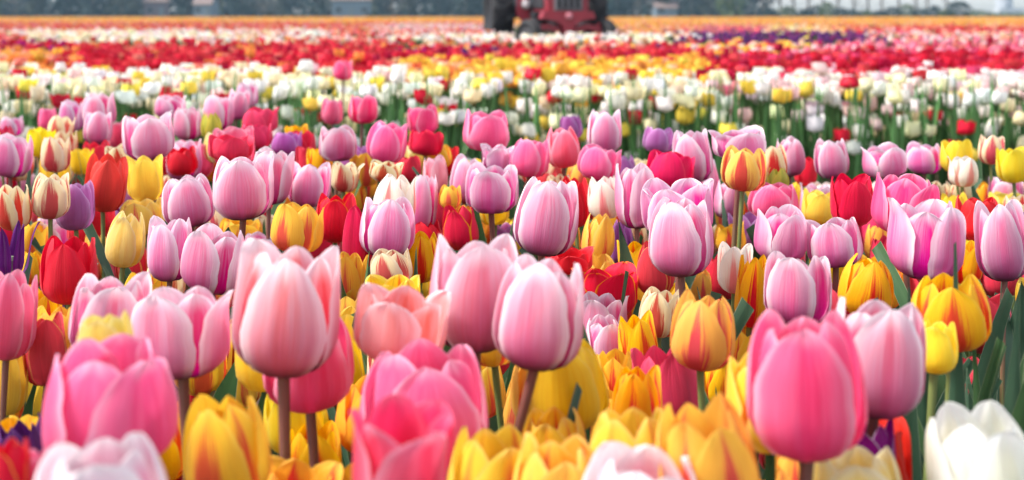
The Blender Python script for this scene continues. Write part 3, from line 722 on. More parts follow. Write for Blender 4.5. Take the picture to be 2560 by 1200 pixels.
# kind, centre column, top row, height, width (photo pixels), openness 0 egg .. 1 flared; optional extras
# extras: l=lean of the stem foot (pixels), t=sideways tilt of the bloom (degrees), r=ruffle, a=azimuth offset (degrees), d=distance, n=label
HERO = """
H 265 1105 260 330 .38 r=.05 d=.46 n=blurred blush white tulip at the very front, low under the big deep pink one
H 1600 1128 260 320 .38 r=.03 n=blurred blush white tulip at the front edge, below the yellow cluster
W 2468 1025 290 275 .42 r=.08 n=big blurred white tulip beside the dark green leaves
X 2150 1122 230 235 .42 r=.05 n=cream yellow tulip low in front of the white edged purple one
K 275 858 305 345 .34 r=.03 a=58 i=1.07 d=.555 n=large deep pink tulip with three upright rounded petals
I 992 1012 275 275 .72 a=30 d=.50 n=deep pink tulip opened to show its red inside
K 1068 872 285 325 .36 r=.03 a=8 i=1.06 d=.60 n=large deep pink tulip directly behind the opened one with a red inside
K 2020 782 355 310 .38 a=-14 n=large hot pink egg shaped tulip, the biggest beside the dark leaves
P 2185 742 295 250 .48 r=.06 n=pale pink ruffled tulip overlapping behind the biggest hot pink egg
P 708 612 322 270 .40 a=4 n=large pale pink tulip standing tall on a bare brown stem
K 775 775 245 225 .42 d=.69 n=deep pink tulip half hidden behind the tall pale pink one with the bare stem
P 1338 640 282 232 .32 l=-200 t=5 a=-25 d=.70 n=pale pink tulip on a slanting brown stem, front one of a close pair
P 1188 592 282 238 .42 r=.03 n=pale pink tulip behind the one on the slanting stem
S 990 722 182 230 .62 r=.05 n=salmon pink wide open tulip between the two tall pale pink groups
P 458 714 228 240 .55 r=.03 n=pale pink tulip with spreading petals beside the tall pale one
P 265 684 210 200 .5 r=.03 n=pale pink tulip behind the small pale yellow one
K 15 672 225 135 .45 n=deep pink tulip cut by the left edge, mid height
F 582 992 258 222 .24 n=large flame orange tulip left of the two bare stems
F 778 1060 190 158 .35 d=.80 n=flame orange tulip between and behind the two bare stems
F 735 1162 140 200 .6 n=red and yellow tulip cut by the bottom edge below the bare stems
Y 1430 848 225 215 .30 t=-6 a=0 d=.735 n=large clear yellow tulip under the slanting pale pink one
F 1592 912 190 130 .3 n=orange tulip with a red flame, right of the large clear yellow one
G 1225 1072 260 240 .30 n=blurred golden tulip just right of the opened deep pink one
G 1390 1092 260 250 .32 r=.04 n=blurred golden yellow tulip in the middle of the front cluster
G 1385 1022 190 180 .38 n=golden tulip with a pink fleck, behind the front cluster
G 1590 1022 250 240 .28 n=blurred golden tulip above the blush white one at the front edge
F 1785 1002 300 265 .30 n=large blurred golden orange tulip left of the biggest hot pink egg
F 1750 732 190 172 .22 n=plump orange tulip with dark red flames in the middle of the right half
F 1602 784 136 105 .4 n=orange tulip with strong red streaks, left of the plump orange one
F 1797 894 118 105 .3 n=small orange tulip low beneath the plump orange one
Y 2335 800 132 112 .35 t=4 d=.77 n=small clear yellow tulip right of the ruffled pale pink one
F 2380 682 188 198 .30 n=wide flame orange tulip near the right edge on a thin dark stem
F 2155 640 150 142 .15 n=round orange tulip with one red central flame
P 1992 632 180 172 .45 a=-20 n=pale pink tulip with split petals left of the round orange one
F 1872 632 185 85 .35 n=narrow orange tulip tucked against the split pale pink one
Z 2178 1040 170 145 .7 d=.66 n=purple tulip with white petal edges under the biggest hot pink egg
U 48 1042 170 150 .4 d=.70 n=dark purple tulip in the lower left corner
E 25 1100 160 110 .5 d=.50 n=red tulip with yellow edges below the dark purple corner tulip
K 92 1125 140 70 .6 d=.52 n=coral pink tulip between the dark purple one and the large deep pink one
Y 18 858 180 92 .4 n=pale yellow tulip cut by the left edge
Y 68 915 145 80 .6 n=bright yellow tulip beside the one cut by the left edge
E 118 782 180 112 .5 n=red tulip with yellow edges left of the small pale yellow one
J 268 782 130 142 .4 d=.60 n=small pale yellow tulip in front of the pale pink one on the left
R 480 948 135 62 .2 n=narrow red tulip right of the large deep pink one
R 462 1075 170 95 .4 n=red tulip low behind the large flame orange one
P 1505 732 130 125 .5 r=.07 n=whitish pink ruffled tulip behind the large clear yellow one
P 1512 792 132 112 .3 n=whitish pink tulip right above the large clear yellow one
K 2545 775 110 90 .3 t=12 n=deep pink tulip cut by the right edge among the leaves
R 2420 892 100 92 .4 n=low red tulip among the dark leaves
L 2475 850 85 55 .3 n=magenta striped tulip behind the dark leaves
F 2240 1032 80 66 .25 n=small orange tulip under the ruffled pale pink one
G 612 905 110 95 .6 n=golden tulip between the tall pale pink one and the large flame orange one
H 640 965 90 75 .4 n=small blush tulip tucked behind the large flame orange one
Y 522 955 110 50 .3 n=narrow yellow tulip left of the large flame orange one
F 572 795 120 75 .35 n=orange tulip between the spreading and the tall pale pink ones
Y 885 842 150 70 .35 n=yellow tulip right of the half hidden deep pink one
G 1215 890 150 120 .5 d=.95 n=golden tulip behind the large deep pink one, left of the slanting stem
F 1285 950 150 80 .4 d=1.0 n=orange tulip directly behind the slanting stem
G 2570 1020 120 90 .4 n=golden tulip cut by the right edge above the white one
Y 2325 1110 110 60 .3 n=yellow tulip against the left side of the big white one
R 1965 1060 130 130 .5 n=red tulip under the biggest hot pink egg
P 1353 442 196 160 .30 a=-6 n=tall lilac pink tulip in the middle, dark base on a thin stem
P 1702 494 196 168 .34 a=-28 n=pink egg shaped tulip on a dark stem, right of middle
P 1700 447 150 180 .6 r=.09 n=pale ruffled tulip behind the pink egg right of middle
P 2308 494 204 182 .52 r=.05 n=tall pink tulip with a green stripe, near the right edge
P 2512 502 200 132 .35 n=lilac pink tulip cut by the right edge
P 1950 514 140 135 .42 r=.03 n=lilac pink tulip above the split pale pink one
P 2090 542 125 145 .45 n=pale pink tulip above the round orange one
P 530 564 168 162 .38 n=silvery pink tulip with white veins left of the tall pale one
P 425 542 160 118 .38 n=rosy lilac tulip left of the silvery pink one
P 480 434 134 130 .36 n=lilac pink tulip right of the tall yellow cup
P 608 388 160 155 .42 a=12 n=large lilac pink tulip on a short dark stem, left of middle
P 672 368 145 108 .5 r=.05 n=pale tulip peeping behind the large lilac pink one
P 768 402 116 108 .42 n=lilac pink tulip right of the large lilac one
C 858 402 78 75 .6 n=cream and red striped tulip right of the lilac pink pair
P 962 492 150 140 .30 n=pale pink tulip with a red spike of petal in front
D 982 432 140 108 .32 n=whitish tulip behind the pale pink one with the red spike
P 1052 432 150 78 .35 n=pink tulip right behind the whitish one
P 1228 408 125 138 .45 n=pale pink tulip over the bright yellow one, middle
P 1242 360 70 92 .8 r=.14 n=frilly white topped pink tulip in the middle row
P 1160 388 120 82 .45 n=pink tulip left of the frilly white topped one
S 1090 388 95 68 .3 n=slim peach pink tulip left of middle
R 175 588 170 142 .45 r=.04 n=big red tulip with toothed rim on the left
J 307 528 140 98 .15 n=greenish yellow egg shaped tulip on the left
F 738 508 124 135 .4 n=orange and yellow tulip with red sides left of the red pair
E 838 478 125 108 .42 n=red tulip left of the pale pink one with the red spike
R 900 510 160 90 .4 n=dark red tulip behind the pale pink one with the red spike
E 1155 512 112 95 .25 n=red tulip with thin yellow rims in the middle
Y 1238 472 92 80 .6 n=bright yellow cup shaped tulip in the middle
G 1490 532 120 88 .2 n=yellow and orange tulip under the blush cream one
D 1516 436 112 90 .30 n=blush cream tulip standing clear on a green stem
L 1552 545 118 62 .2 n=slim lilac tulip left of the pink egg
E 1520 662 130 165 .7 d=1.05 n=wide red tulip with yellow rims under the tall lilac pink one
E 1640 602 135 102 .3 n=red tulip with a cream base on a green stem
D 1836 606 126 88 .55 n=small white and rose striped tulip right of the pink egg
F 1742 672 85 76 .4 n=orange tulip behind the stem of the pink egg
F 1830 556 75 82 .5 n=orange tulip above the small white and rose striped one
C 985 624 88 108 .4 n=cream and red tulip over the golden one, left of the pale pair
G 985 692 110 150 .6 r=.05 n=golden frilled tulip behind the salmon pink one
F 876 632 120 86 .4 n=orange red tulip right of the tall pale pink one
F 1050 575 130 105 .45 n=yellow and red spiky tulip left of the pale pair
U 25 545 150 130 1.0 n=dark purple star shaped tulip at the left edge
F 80 622 100 62 .3 n=orange tulip right below the dark purple star
C 126 432 114 96 .36 n=cream and red striped tulip on a green stem at the left
C 38 458 116 88 .42 n=cream and red striped tulip nearest the left edge
L 190 452 124 100 .5 n=purple tulip with pale streaks, left
R 257 382 148 106 .45 r=.03 n=red tulip beside the tall yellow cup
Y 366 387 120 95 .62 r=.03 n=tall yellow cup shaped tulip, left
P 314 412 122 66 .3 n=lilac tulip between the red one and the tall yellow cup
C 140 340 92 76 .42 n=cream tulip with red sides, upper left
P 25 332 112 102 .45 n=pale pink tulip at the left edge, upper row
G 362 497 90 112 .5 n=golden tulip below the tall yellow cup
E 335 610 100 80 .4 n=red orange tulip right of the greenish yellow egg
G 245 580 120 60 .4 n=yellow tulip right of the big toothed red one
R 2130 433 132 110 .5 n=red tulip with upright petals, right part
K 2258 433 155 172 .45 n=broad deep pink tulip behind the tall pink one near the right edge
K 1932 452 98 130 .35 n=magenta pink tulip right of the yellow one with red flames
B 1856 366 112 112 .42 n=yellow tulip with red flames on a dark stem
C 1936 362 92 72 .4 n=cream and red tulip behind the yellow one with red flames
P 1976 342 100 78 .25 n=lilac pink tulip right of the yellow one with red flames
P 1738 322 136 104 .32 n=tall lilac pink tulip behind the wide red one
P 1592 406 165 108 .35 n=pink tulip between the blush cream one and the pale ruffled one
P 1510 272 114 92 .30 n=lilac tulip rising above its row on a thin dark stem
K 1410 312 108 92 .22 n=deep pink egg shaped tulip left of the high lilac one
K 1210 276 102 122 .42 a=22 n=deep and pale pink tulip in the back row, middle
K 1322 342 102 102 .35 n=rose pink tulip below the deep pink egg
K 962 302 106 100 .4 n=magenta pink tulip, back row left of middle
P 845 312 92 100 .38 n=lilac pink tulip left of the magenta back row one
K 1060 262 75 84 .5 n=deep pink tulip before the white bed, above the red one
K 905 236 74 76 .4 n=deep pink tulip highest before the white bed
K 830 246 66 56 .4 n=deep pink tulip left of the highest deep pink one
P 376 282 118 132 .42 n=big lilac pink tulip in the back row, left
P 242 275 88 72 .42 n=lilac pink tulip left of the big back row one
P 252 230 92 82 .4 n=lilac tulip behind, before the white bed at left
P 472 266 86 72 .36 n=lilac pink tulip beside the green tinged yellow one
P 545 234 92 80 .38 n=lilac pink tulip of the tall back trio, first
P 590 220 80 58 .38 n=lilac pink tulip of the tall back trio, second
P 620 204 66 56 .38 n=lilac pink tulip of the tall back trio, last and highest
V 530 278 74 52 .15 n=small green tinged yellow tulip, back row
R 652 268 66 92 .45 n=red tulip right of the tall back trio
R 575 336 66 112 .6 n=wide open red tulip under the green tinged one
R 640 308 66 90 .5 n=red tulip between the wide open one and the purple one
L 716 328 64 82 .35 n=purple tulip right of the red back group
R 460 367 72 80 .35 n=dark red tulip under the big back row lilac one
R 1672 377 98 126 .5 n=wide red tulip right of the blush cream one
L 1640 316 66 80 .45 n=purple tulip above the wide red one
L 1432 286 62 60 .4 n=purple tulip behind the high lilac one
P 1850 322 74 142 .6 n=broad pale pink tulip behind the yellow one with red flames
P 2082 346 102 90 .32 n=pink tulip on its own in the back row, right
P 2210 362 84 112 .4 n=pale pink broad tulip right of the lone back row one
P 2312 357 78 90 .4 n=lilac pink tulip beside the back yellow one
Y 2390 347 84 82 .45 n=yellow tulip behind the small blush white one
D 2405 390 78 74 .45 n=small blush white tulip, right back row
C 2476 336 76 66 .42 n=cream and red tulip in the back row near the right edge
Y 2535 366 92 84 .4 n=yellow tulip at the right edge, back row
P 2512 442 66 84 .5 n=whitish pink tulip below the right edge yellow one
R 2440 488 115 112 .55 r=.06 n=double frilled red tulip near the right edge
J 2515 475 50 80 .5 n=pale yellow tulip over the right edge lilac one
Y 2045 475 85 92 .5 n=yellow tulip left of the upright red one
V 1942 417 60 60 .2 d=1.45 n=greenish yellow bud right of the yellow one with red flames
R 2012 392 74 60 .35 n=red tulip between two lilac ones, right back row
R 1062 326 64 92 .5 n=red tulip under the deep pink one before the white bed
R 1020 386 70 70 .5 n=red tulip right of the magenta back row one
C 962 402 52 82 .6 n=cream striped tulip over the whitish one
G 1095 362 60 76 .5 n=golden tulip above the slim peach one
K 1495 362 90 110 .4 n=rose tulip directly behind the high lilac stem
R 1440 440 130 72 .4 n=red tulip right behind the tall lilac pink one
R 1425 622 60 120 .6 n=red tulip at the foot of the tall lilac pink one
L 1262 558 62 66 .6 n=curly lilac tulip left of the tall lilac pink one
P 650 584 80 92 .5 n=pink tulip peeping above the tall pale one
P 1812 448 100 70 .4 n=magenta pink tulip left of the thin dark stem of the flamed yellow one
F 2410 600 110 90 .5 n=orange tulip right of the tall pink one
R 2215 590 130 66 .3 n=red tulip left of the tall pink one with a green stripe
R 2525 690 60 70 .4 n=dark red tulip under the right edge lilac one
F 2185 560 90 60 .4 n=orange tulip behind the round orange one
K 120 268 62 50 .35 n=deep pink tulip, far left back row
P 178 250 82 62 .4 n=lilac tulip right of the far left deep pink one
C 150 288 60 66 .5 n=cream and orange tulip, far left back row
Y 98 318 76 66 .5 n=yellow tulip left of the cream tulip with red sides
P 30 290 52 62 .4 n=pale lilac tulip at the left edge, back row
Y 208 370 66 60 .6 n=yellow tulip above the red one, left
K 300 302 72 60 .3 n=rose tulip between the two lilac back row ones, left
F 510 395 60 52 .4 n=orange tulip left of the large lilac pink one
X 562 380 40 66 .5 n=cream yellow tulip above the large lilac pink one
F 745 312 50 60 .5 n=orange tulip behind the purple one
P 425 236 60 82 .45 n=lilac tulip behind the big back row one
R 430 230 30 64 .5 n=red tulip behind the lilac back row ones
K 858 150 52 50 .35 n=lone pink tulip rising over the white bed
F 1125 460 62 60 .4 d=1.42 n=small orange tulip left of the bright yellow cup
R 1100 470 110 60 .4 n=red tulip behind the pink one at the whitish tulip
P 70 430 50 70 .5 n=pink tulip behind the cream striped pair
F 120 520 70 60 .4 n=orange tulip behind the green stem of the cream striped one
F 215 545 60 52 .4 n=orange tulip behind the streaked purple one
F 600 545 60 110 .5 n=golden orange tulip behind the short dark stem
L 130 720 90 66 .4 n=dark magenta tulip under the big toothed red one
P 1300 615 60 60 .5 r=.05 n=curled pale petal top between the close pair
"""

SIZE = dict(P=.072, K=.072, I=.072, S=.066, H=.066, W=.066, X=.058, Y=.060, J=.058, F=.058, G=.060, C=.050, B=.054, D=.052, R=.062, E=.060, L=.060, U=.064, Z=.062, V=.050)
DROP = dict(P=.172, K=.172, I=.172, S=.176, H=.185, W=.20, X=.205, Y=.195, J=.19, F=.20, G=.20, C=.19, B=.175, D=.185, R=.19, E=.195, L=.19, U=.19, Z=.20, V=.19)
TIP = dict(P=0, K=0, I=0, S=0, H=0, W=1, X=1, Y=1, J=1, F=1, G=1, C=1, B=1, D=1, R=1, E=1, L=1, U=2, Z=2, V=2)

tul = []
for line in HERO.strip().splitlines():
    head, _, lab = line.partition(' n=')
    f = head.split()
    ex = {x.split('=')[0]: float(x.split('=')[1]) for x in f[6:]}
    k, cx, top, h, w, op = f[0], *map(float, f[1:6])
    cy = top + h / 2
    szh = FP * SIZE[k] / h
    szw = FP * SIZE[k] * .86 / w
    d1 = math.sqrt(szh * szw) if op < .6 else szw
    d2 = DROP[k] * FP / (cy - YH)
    d = ex.get('d', d1 ** .5 * d2 ** .5)
    tul.append(dict(k=k, cx=cx, cy=cy, h=h, w=w, op=op, d=d, ex=ex, lab=lab.strip(), hero=True))

# nudge overlapping blooms apart in depth; the nearer stays, the farther keeps its direction of view and grows with distance
def xyz(t):
    d = t['d']
    return (t['cx'] - 1280) * d / FP, d, HC - (t['cy'] - YH) * d / FP, t['w'] * d / FP * .5, t['h'] * d / FP * .5
for it in range(60):
    tul.sort(key=lambda t: t['d'])
    moved = False
    for i, a in enumerate(tul):
        ax, ay, az, ar, ah = xyz(a)
        for b in tul[i + 1:]:
            if b['d'] - a['d'] > .12: break
            bx, by, bz, br, bh = xyz(b)
            if abs(az - bz) < .8 * (ah + bh) and math.hypot(ax - bx, ay - by) < .86 * (ar + br):
                b['d'] *= 1.018; moved = True
    if not moved: break

# low tulips between: the bed is closely planted, so gaps hold further blooms set a little deeper
def weights(px, d):
    if d < .95: return dict(F=5, G=2, Y=1.5, R=2, E=1, P=.4)
    if d < 1.5: return dict(F=4, R=4.2, E=1.2, Y=1.4, P=.4, C=.7, L=.3)
    if px < 1900: return dict(P=1.6, R=4, K=1.2, F=2.6, Y=1.2, C=1.2, L=.5, X=.5)
    return dict(P=2, R=2, F=1.6, Y=2, K=.6, C=.8, D=.6)
n_fill = 318 - len(tul)
GX, GY = np.meshgrid(np.arange(-10, 266) * 10 + 5, np.arange(0, 124) * 10 + 5)
def blob(cx, cy, w, h): return ((GX - cx) / (w * .5)) ** 2 + ((GY - cy) / (h * .5)) ** 2 < 1
ZB = np.full(GX.shape, 99.0)                     # depth of what each part of the bed already shows
for t in tul:
    m_ = blob(t['cx'], t['cy'], t['w'], t['h']); ZB[m_] = np.minimum(ZB[m_], t['d'])
tries = 0; added = 0; extra = []
while added < n_fill + 280 and tries < 52000:
    tries += 1
    need = .45 if tries < 4000 else (.25 if tries < 9000 else .09 if tries < 34000 else .05)
    d = .6 + 1.5 * rng.random() ** .8
    px = rng.uniform(-60, 2620)
    if d < 1.05 and px > 2170: continue
    w = weights(px, d); k = rng.choices(list(w), list(w.values()))[0]
    H = SIZE[k] * rng.uniform(.85, 1.0); W = H * rng.uniform(.80, .96)
    zc = HC - rng.uniform(.20, .30)
    cy = YH + (HC - zc) * FP / d
    m_ = blob(px, cy, W * FP / d, H * FP / d)
    if cy - H * FP / d * .5 < (310 if px < 760 else 345 if px < 1120 else 385 if px < 1750 else 450): continue
    n_ = m_.sum()
    if n_ < 12: continue
    z_ = ZB[m_]
    if (z_ > 50).sum() < need * n_ or ((z_ < 50) & (z_ > d)).sum() > (.10 if tries < 9000 else .2) * n_: continue
    x = (px - 1280) * d / FP
    ok = True
    for t in tul + extra:
        tx, ty, tz, tr, th = xyz(t)
        if abs(ty - d) < .11 and math.hypot(tx - x, ty - d) < (.74 * (tr + W / 2) if abs(tz - zc) < .7 * (th + H / 2) else .2 * (tr + W / 2)): ok = False; break
    if not ok: continue
    ZB[m_] = np.minimum(ZB[m_], d)
    (tul if added < n_fill else extra).append(dict(k=k, cx=px, cy=cy, h=H * FP / d, w=W * FP / d, op=rng.uniform(.25, .65), d=d, ex={}, lab=None, hero=False)); added += 1

COLNAME = dict(I='opened deep pink', P='pale pink', K='deep pink', S='salmon pink', H='blush pink', W='white', X='cream yellow', Y='clear yellow', J='pale yellow', F='flame orange', G='golden yellow', C='cream and red striped', B='red flamed yellow', D='blush cream', R='plain red', E='yellow edged red', L='lilac purple', U='dark purple', Z='white edged purple', V='greenish yellow')
KNAME = dict(I='pink_tulip', P='pink_tulip', K='pink_tulip', S='pink_tulip', H='pink_tulip', W='white_tulip', X='yellow_tulip', Y='yellow_tulip', J='yellow_tulip', F='orange_tulip', G='yellow_tulip', C='striped_tulip', B='striped_tulip', D='white_tulip', R='red_tulip', E='red_tulip', L='purple_tulip', U='purple_tulip', Z='purple_tulip', V='yellow_tulip')

# labels for the low tulips: what they stand between
SHORT = [t for t in tul if t['hero']]
used = {t['lab'] for t in tul if t['hero']}
def short(l):
    l = l.split(',')[0]
    ws = l.split()
    stop = ('left', 'right', 'behind', 'beside', 'under', 'above', 'between', 'over', 'in', 'at', 'on', 'with', 'near', 'directly', 'just', 'below', 'among', 'cut', 'half', 'against', 'tucked', 'low', 'standing', 'rising', 'peeping')
    return l
for t in tul:
    if t['hero']: continue
    near = sorted(SHORT, key=lambda s: math.hypot(s['cx'] - t['cx'], (s['cy'] - t['cy'])))[:60]
    done = False
    for s in near:
        dx, dy = t['cx'] - s['cx'], t['cy'] - s['cy']
        rel = ('right of' if dx > 0 else 'left of') if abs(dx) > abs(dy) * 1.2 else ('below' if dy > 0 else 'above')
        nm = s['lab'].split(',')[0].split()
        lab = f"low {COLNAME[t['k']]} tulip {rel} the {' '.join(nm)}".split()
        if len(lab) <= 16 and ' '.join(lab) not in used:
            t['lab'] = ' '.join(lab); used.add(t['lab']); done = True; break
    if not done:
        for s in near:
            nm = s['lab'].split(',')[0].split()
            for o in ('second', 'third', 'fourth', 'fifth', 'sixth'):
                lab = f"{o} {COLNAME[t['k']]} tulip close to the {' '.join(nm)}"
                if len(lab.split()) <= 16 and lab not in used:
                    t['lab'] = lab; used.add(lab); done = True; break
            if done: break
    if not done:
        t['lab'] = f"low {COLNAME[t['k']]} tulip at height {len(used)}"

def build_tulip(idx, t):
    x, d, zc, R, hh = xyz(t)
    k, ex = t['k'], t['ex']
    H = 2 * hh
    zb = zc - hh
    r = random.Random(1000 + idx)
    low = d > 1.35
    root = empty(KNAME[k], (0, 0, 0))
    foot = x + ex.get('l', r.uniform(-10, 10)) * d / FP * 2.2
    footy = d + r.uniform(-.015, .015)
    root.location = (foot, footy, 0)
    lx, ly = x - foot, d - footy
    tilt = math.radians(ex.get('t', r.uniform(-8, 8)))
    pitch = math.radians(r.uniform(-4, 4))
    # the cup's widest part sets R; flared cups are widest at the rim
    op = t['op']
    top = -0.60 + 1.0 * op
    Rb = R / max(1.0, 1 + top) * .97
    hue = .5 + r.gauss(0, .008) + ((.010 if d < .85 else -.008) if k == 'P' else 0); sat = .5 * r.uniform(.93, 1.06); val = .5 * r.uniform(.9, 1.06)
    if k in ('R', 'E', 'K'): hue = .5 + r.gauss(0, .006)
    az0 = -PI / 2 + math.radians(ex.get('a', r.uniform(-32, 32)))
    ruf = ex.get('r', r.choice([.012, .02, .03, .04]) * (1.0 if k in 'PKSHW' else .7))
    M = Matrix.Translation((lx, ly, zb)) @ Matrix.Rotation(tilt, 4, 'Y') @ Matrix.Rotation(pitch, 4, 'X')
    star = k == 'U' and op > .9
    for j in range(6):
        inner = j % 2
        phi = az0 + j * PI / 3 + r.uniform(-.16, .16)
        o_j = op + r.uniform(-.07, .07) - (.10 if inner else 0)
        me = petal_mesh('petal', PM[k], Rb * (.855 if inner else 1.0) * r.uniform(.985, 1.015), H * (r.uniform(.90, .98) * ex.get('i', 1) if inner else r.uniform(.95, 1.0)), phi,
                        math.radians((62 if inner else 56) * r.uniform(.88, 1.05) * (.9 if op > .44 and k in 'PSHK' else 1)), o_j, TIP[k], idx * 7 + j, zoff=r.uniform(-.04, .03), ruffle=ruf, curl=(r.uniform(.3, .7) if r.random() < .14 else r.uniform(-.3, .2)) if op < .6 else r.uniform(0, .4),
                        skew=r.choice((-1, 1)) * r.uniform(.3, 1), low=low, narrow=.42 if star else 1.0)
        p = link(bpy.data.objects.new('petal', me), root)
        p.matrix_local = M
        p.color = (min(1, max(0, hue)), min(1, sat * (1.25 if inner and k in 'PHS' else 1.0)), val * (.96 if inner and k in 'PHS' else 1.0), 1)
    if op > .5 and d < 1.3:
        m = MB(); m.tube([(0, 0, .004), (0, 0, H * .3)], [.0035, .003], 8); m.tube([(0, 0, H * .3), (0, 0, H * .36)], [.005, .003], 8)
        pi = m.build('pistil', LEAF, root); pi.matrix_local = M
    # stem
    sr = .0027 * min(1.2, max(.8, Rb / .03)) * (1.12 if d < .8 else 1)
    n = 9
    tt = np.linspace(0, 1, n)
    bend = r.uniform(-.012, .012)
    base_dir = M.to_3x3() @ Vector((0, 0, 1))
    px_ = lx * tt + bend * np.sin(PI * tt); py_ = ly * tt + r.uniform(-.008, .008) * np.sin(PI * tt)
    sm = tube_mesh('stem', np.stack([px_, py_, -.01 + (zb + .012) * tt], 1), sr * (1.25 - .25 * tt) * np.where(tt > .97, 1.25, 1), STEM, 8 if not low else 6)
    so = link(bpy.data.objects.new('stem', sm), root)
    so.color = (1.0 if k in 'PKSHU' else .35, 0, 0, 1)
    # leaves
    nl = 2 if not (d > 1.8) else 1
    if t['cx'] > 2150 and d < 1.1: nl = 3
    a0 = r.uniform(0, 6.28)
    for j in range(nl):
        L = r.uniform(.24, .36); W = r.uniform(.035, .058) if j < 2 else .03
        lm = leaf_mesh('leaf', L, W, a0 + j * 2.4 + r.uniform(-.4, .4), r.uniform(.02, .16), r.uniform(.25, .8), LEAF if r.random() < .5 else LEAF2, r.uniform(.02, .07), idx * 13 + j, low=low)
        link(bpy.data.objects.new('leaf', lm), root)
    tag(root, t['lab'], 'tulip', 'tulips of the mixed bed')

for i, t in enumerate(tul):
    build_tulip(i, t)

# tall broad leaves showing in the gap by the right edge: leaf-only plants
for i, (px, d, L, W, az, ln, dr) in enumerate([(2275, .82, .44, .042, -1.9, .04, .3), (2330, .86, .40, .05, -1.2, .06, .35), (2400, .84, .46, .045, -2.0, .03, .2), (2445, .80, .42, .05, -1.3, .05, .3),
                                             (2500, .80, .45, .042, -1.7, .04, .2), (2550, .78, .50, .046, -1.5, .03, .1), (2290, .74, .38, .05, -1.4, .08, .4), (2470, .92, .40, .04, -2.1, .06, .4), (2230, .78, .38, .05, -1.0, .08, .4)]):
    rt = empty('tulip_shoot', ((px - 1280) * d / FP, d, 0))
    for j in range(3):
        link(bpy.data.objects.new('leaf', leaf_mesh('leaf', L * (1 - .12 * j), W * .72, az + j * 2.2, ln + .04 * j, dr + .1 * j, LEAF if (i + j) % 2 else LEAF2, .01, 900 + i * 5 + j)), rt)
    places = ['under the ruffled pale pink tulip', 'beside the brown stem of the small yellow tulip', 'behind the big white tulip', 'right of the low red tulip', 'below the deep pink tulip at the right edge',
              'cut by the right edge', 'below the small yellow tulip, close in front', 'rising just behind the big white tulip', 'beside the white edged purple tulip']
    tag(rt, 'broad green tulip leaves without bloom, ' + places[i], 'tulip leaves', 'leafy shoots without bloom')

def low_blooms():
    kinds = sorted(PM)
    V, F, U, MI, n0 = [], [], [], [], 0
    for i, t in enumerate(extra):
        x, d, zc, R, hh = xyz(t)
        r = random.Random(5000 + i)
        k = t['k']; op = t['op']; Rb = R / max(1.0, .4 + op); az = r.uniform(0, 6.28)
        for j in range(6):
            v, f, u = petal_mesh(None, None, Rb * (.86 if j % 2 else 1), 2 * hh * r.uniform(.92, 1), az + j * PI / 3, math.radians(58), op + r.uniform(-.08, .08), TIP[k], 9000 + i * 7 + j, ruffle=.02, low=True)
            V.append(v + (x, d, zc - hh)); F.append(f + n0); U.append(u); MI.append(np.full(len(f), kinds.index(k))); n0 += len(v)
        q = np.array([(-.003, 0, 0), (.003, 0, 0), (.003, 0, zc - hh + .003), (-.003, 0, zc - hh + .003), (0, -.003, 0), (0, .003, 0), (0, .003, zc - hh + .003), (0, -.003, zc - hh + .003)]) + (x, d, .003)
        V.append(q); F.append(np.array([(0, 1, 2, 3), (4, 5, 6, 7)]) + n0); U.append(np.zeros((8, 2)) + (.5, .2)); MI.append(np.full(2, len(kinds))); n0 += 8
    o = link(bpy.data.objects.new('low_tulips', np_mesh('low_tulips', np.concatenate(V), np.concatenate(F), [PM[k] for k in kinds] + [LEAF], uv=np.concatenate(U), mat_idx=np.concatenate(MI))))
    o.color = (.5, .5, .5, 1)
    tag(o, 'small low tulips of many colours crowded under the bigger blooms', 'tulips', kind='stuff')
low_blooms()

# low undergrowth of leaves under the mixed bed
def undergrowth():
    V, F, U, nv0 = [], [], [], 0
    for i in range(1100):
        d = .3 + 2.25 * rng.random() ** .7
        px = rng.uniform(-260, 2820)
        x, L = (px - 1280) * d / FP, rng.uniform(.16, .30)
        az, ln, dr, W = rng.uniform(0, 6.28), rng.uniform(.05, .35), rng.uniform(.3, 1.0), rng.uniform(.03, .05)
        v = np.linspace(0, 1, 6)[:, None]; u = np.array([[-1, 0, 1]])
        a = ln + dr * v ** 2
        o = np.concatenate([[0], np.cumsum(np.sin(a[:-1, 0]) * L / 5)])[:, None]; z = np.concatenate([[0], np.cumsum(np.cos(a[:-1, 0]) * L / 5)])[:, None]
        w = np.maximum(W * .5 * np.sin(PI * np.clip(v * .93 + .07, 0, 1) ** .72), .001)
        oo = o - np.abs(u) * w * .4; sd = w * u
        V.append(np.stack([x + oo * math.cos(az) - sd * math.sin(az), d + oo * math.sin(az) + sd * math.cos(az), z + 0 * u + .003], -1).reshape(-1, 3))
        q = np.arange(10); q = q // 2 * 3 + q % 2
        F.append(np.stack([q, q + 1, q + 4, q + 3], 1) + nv0); nv0 += 18
        U.append(np.stack([(u + 1) / 2 + 0 * v, v + 0 * u], -1).reshape(-1, 2))
    o = link(bpy.data.objects.new('tulip_undergrowth', np_mesh('tulip_undergrowth', np.concatenate(V), np.concatenate(F), LEAF, uv=np.concatenate(U))))
    tag(o, 'dense green leaves filling the mixed bed below the blooms', 'leaves', kind='stuff')
undergrowth()

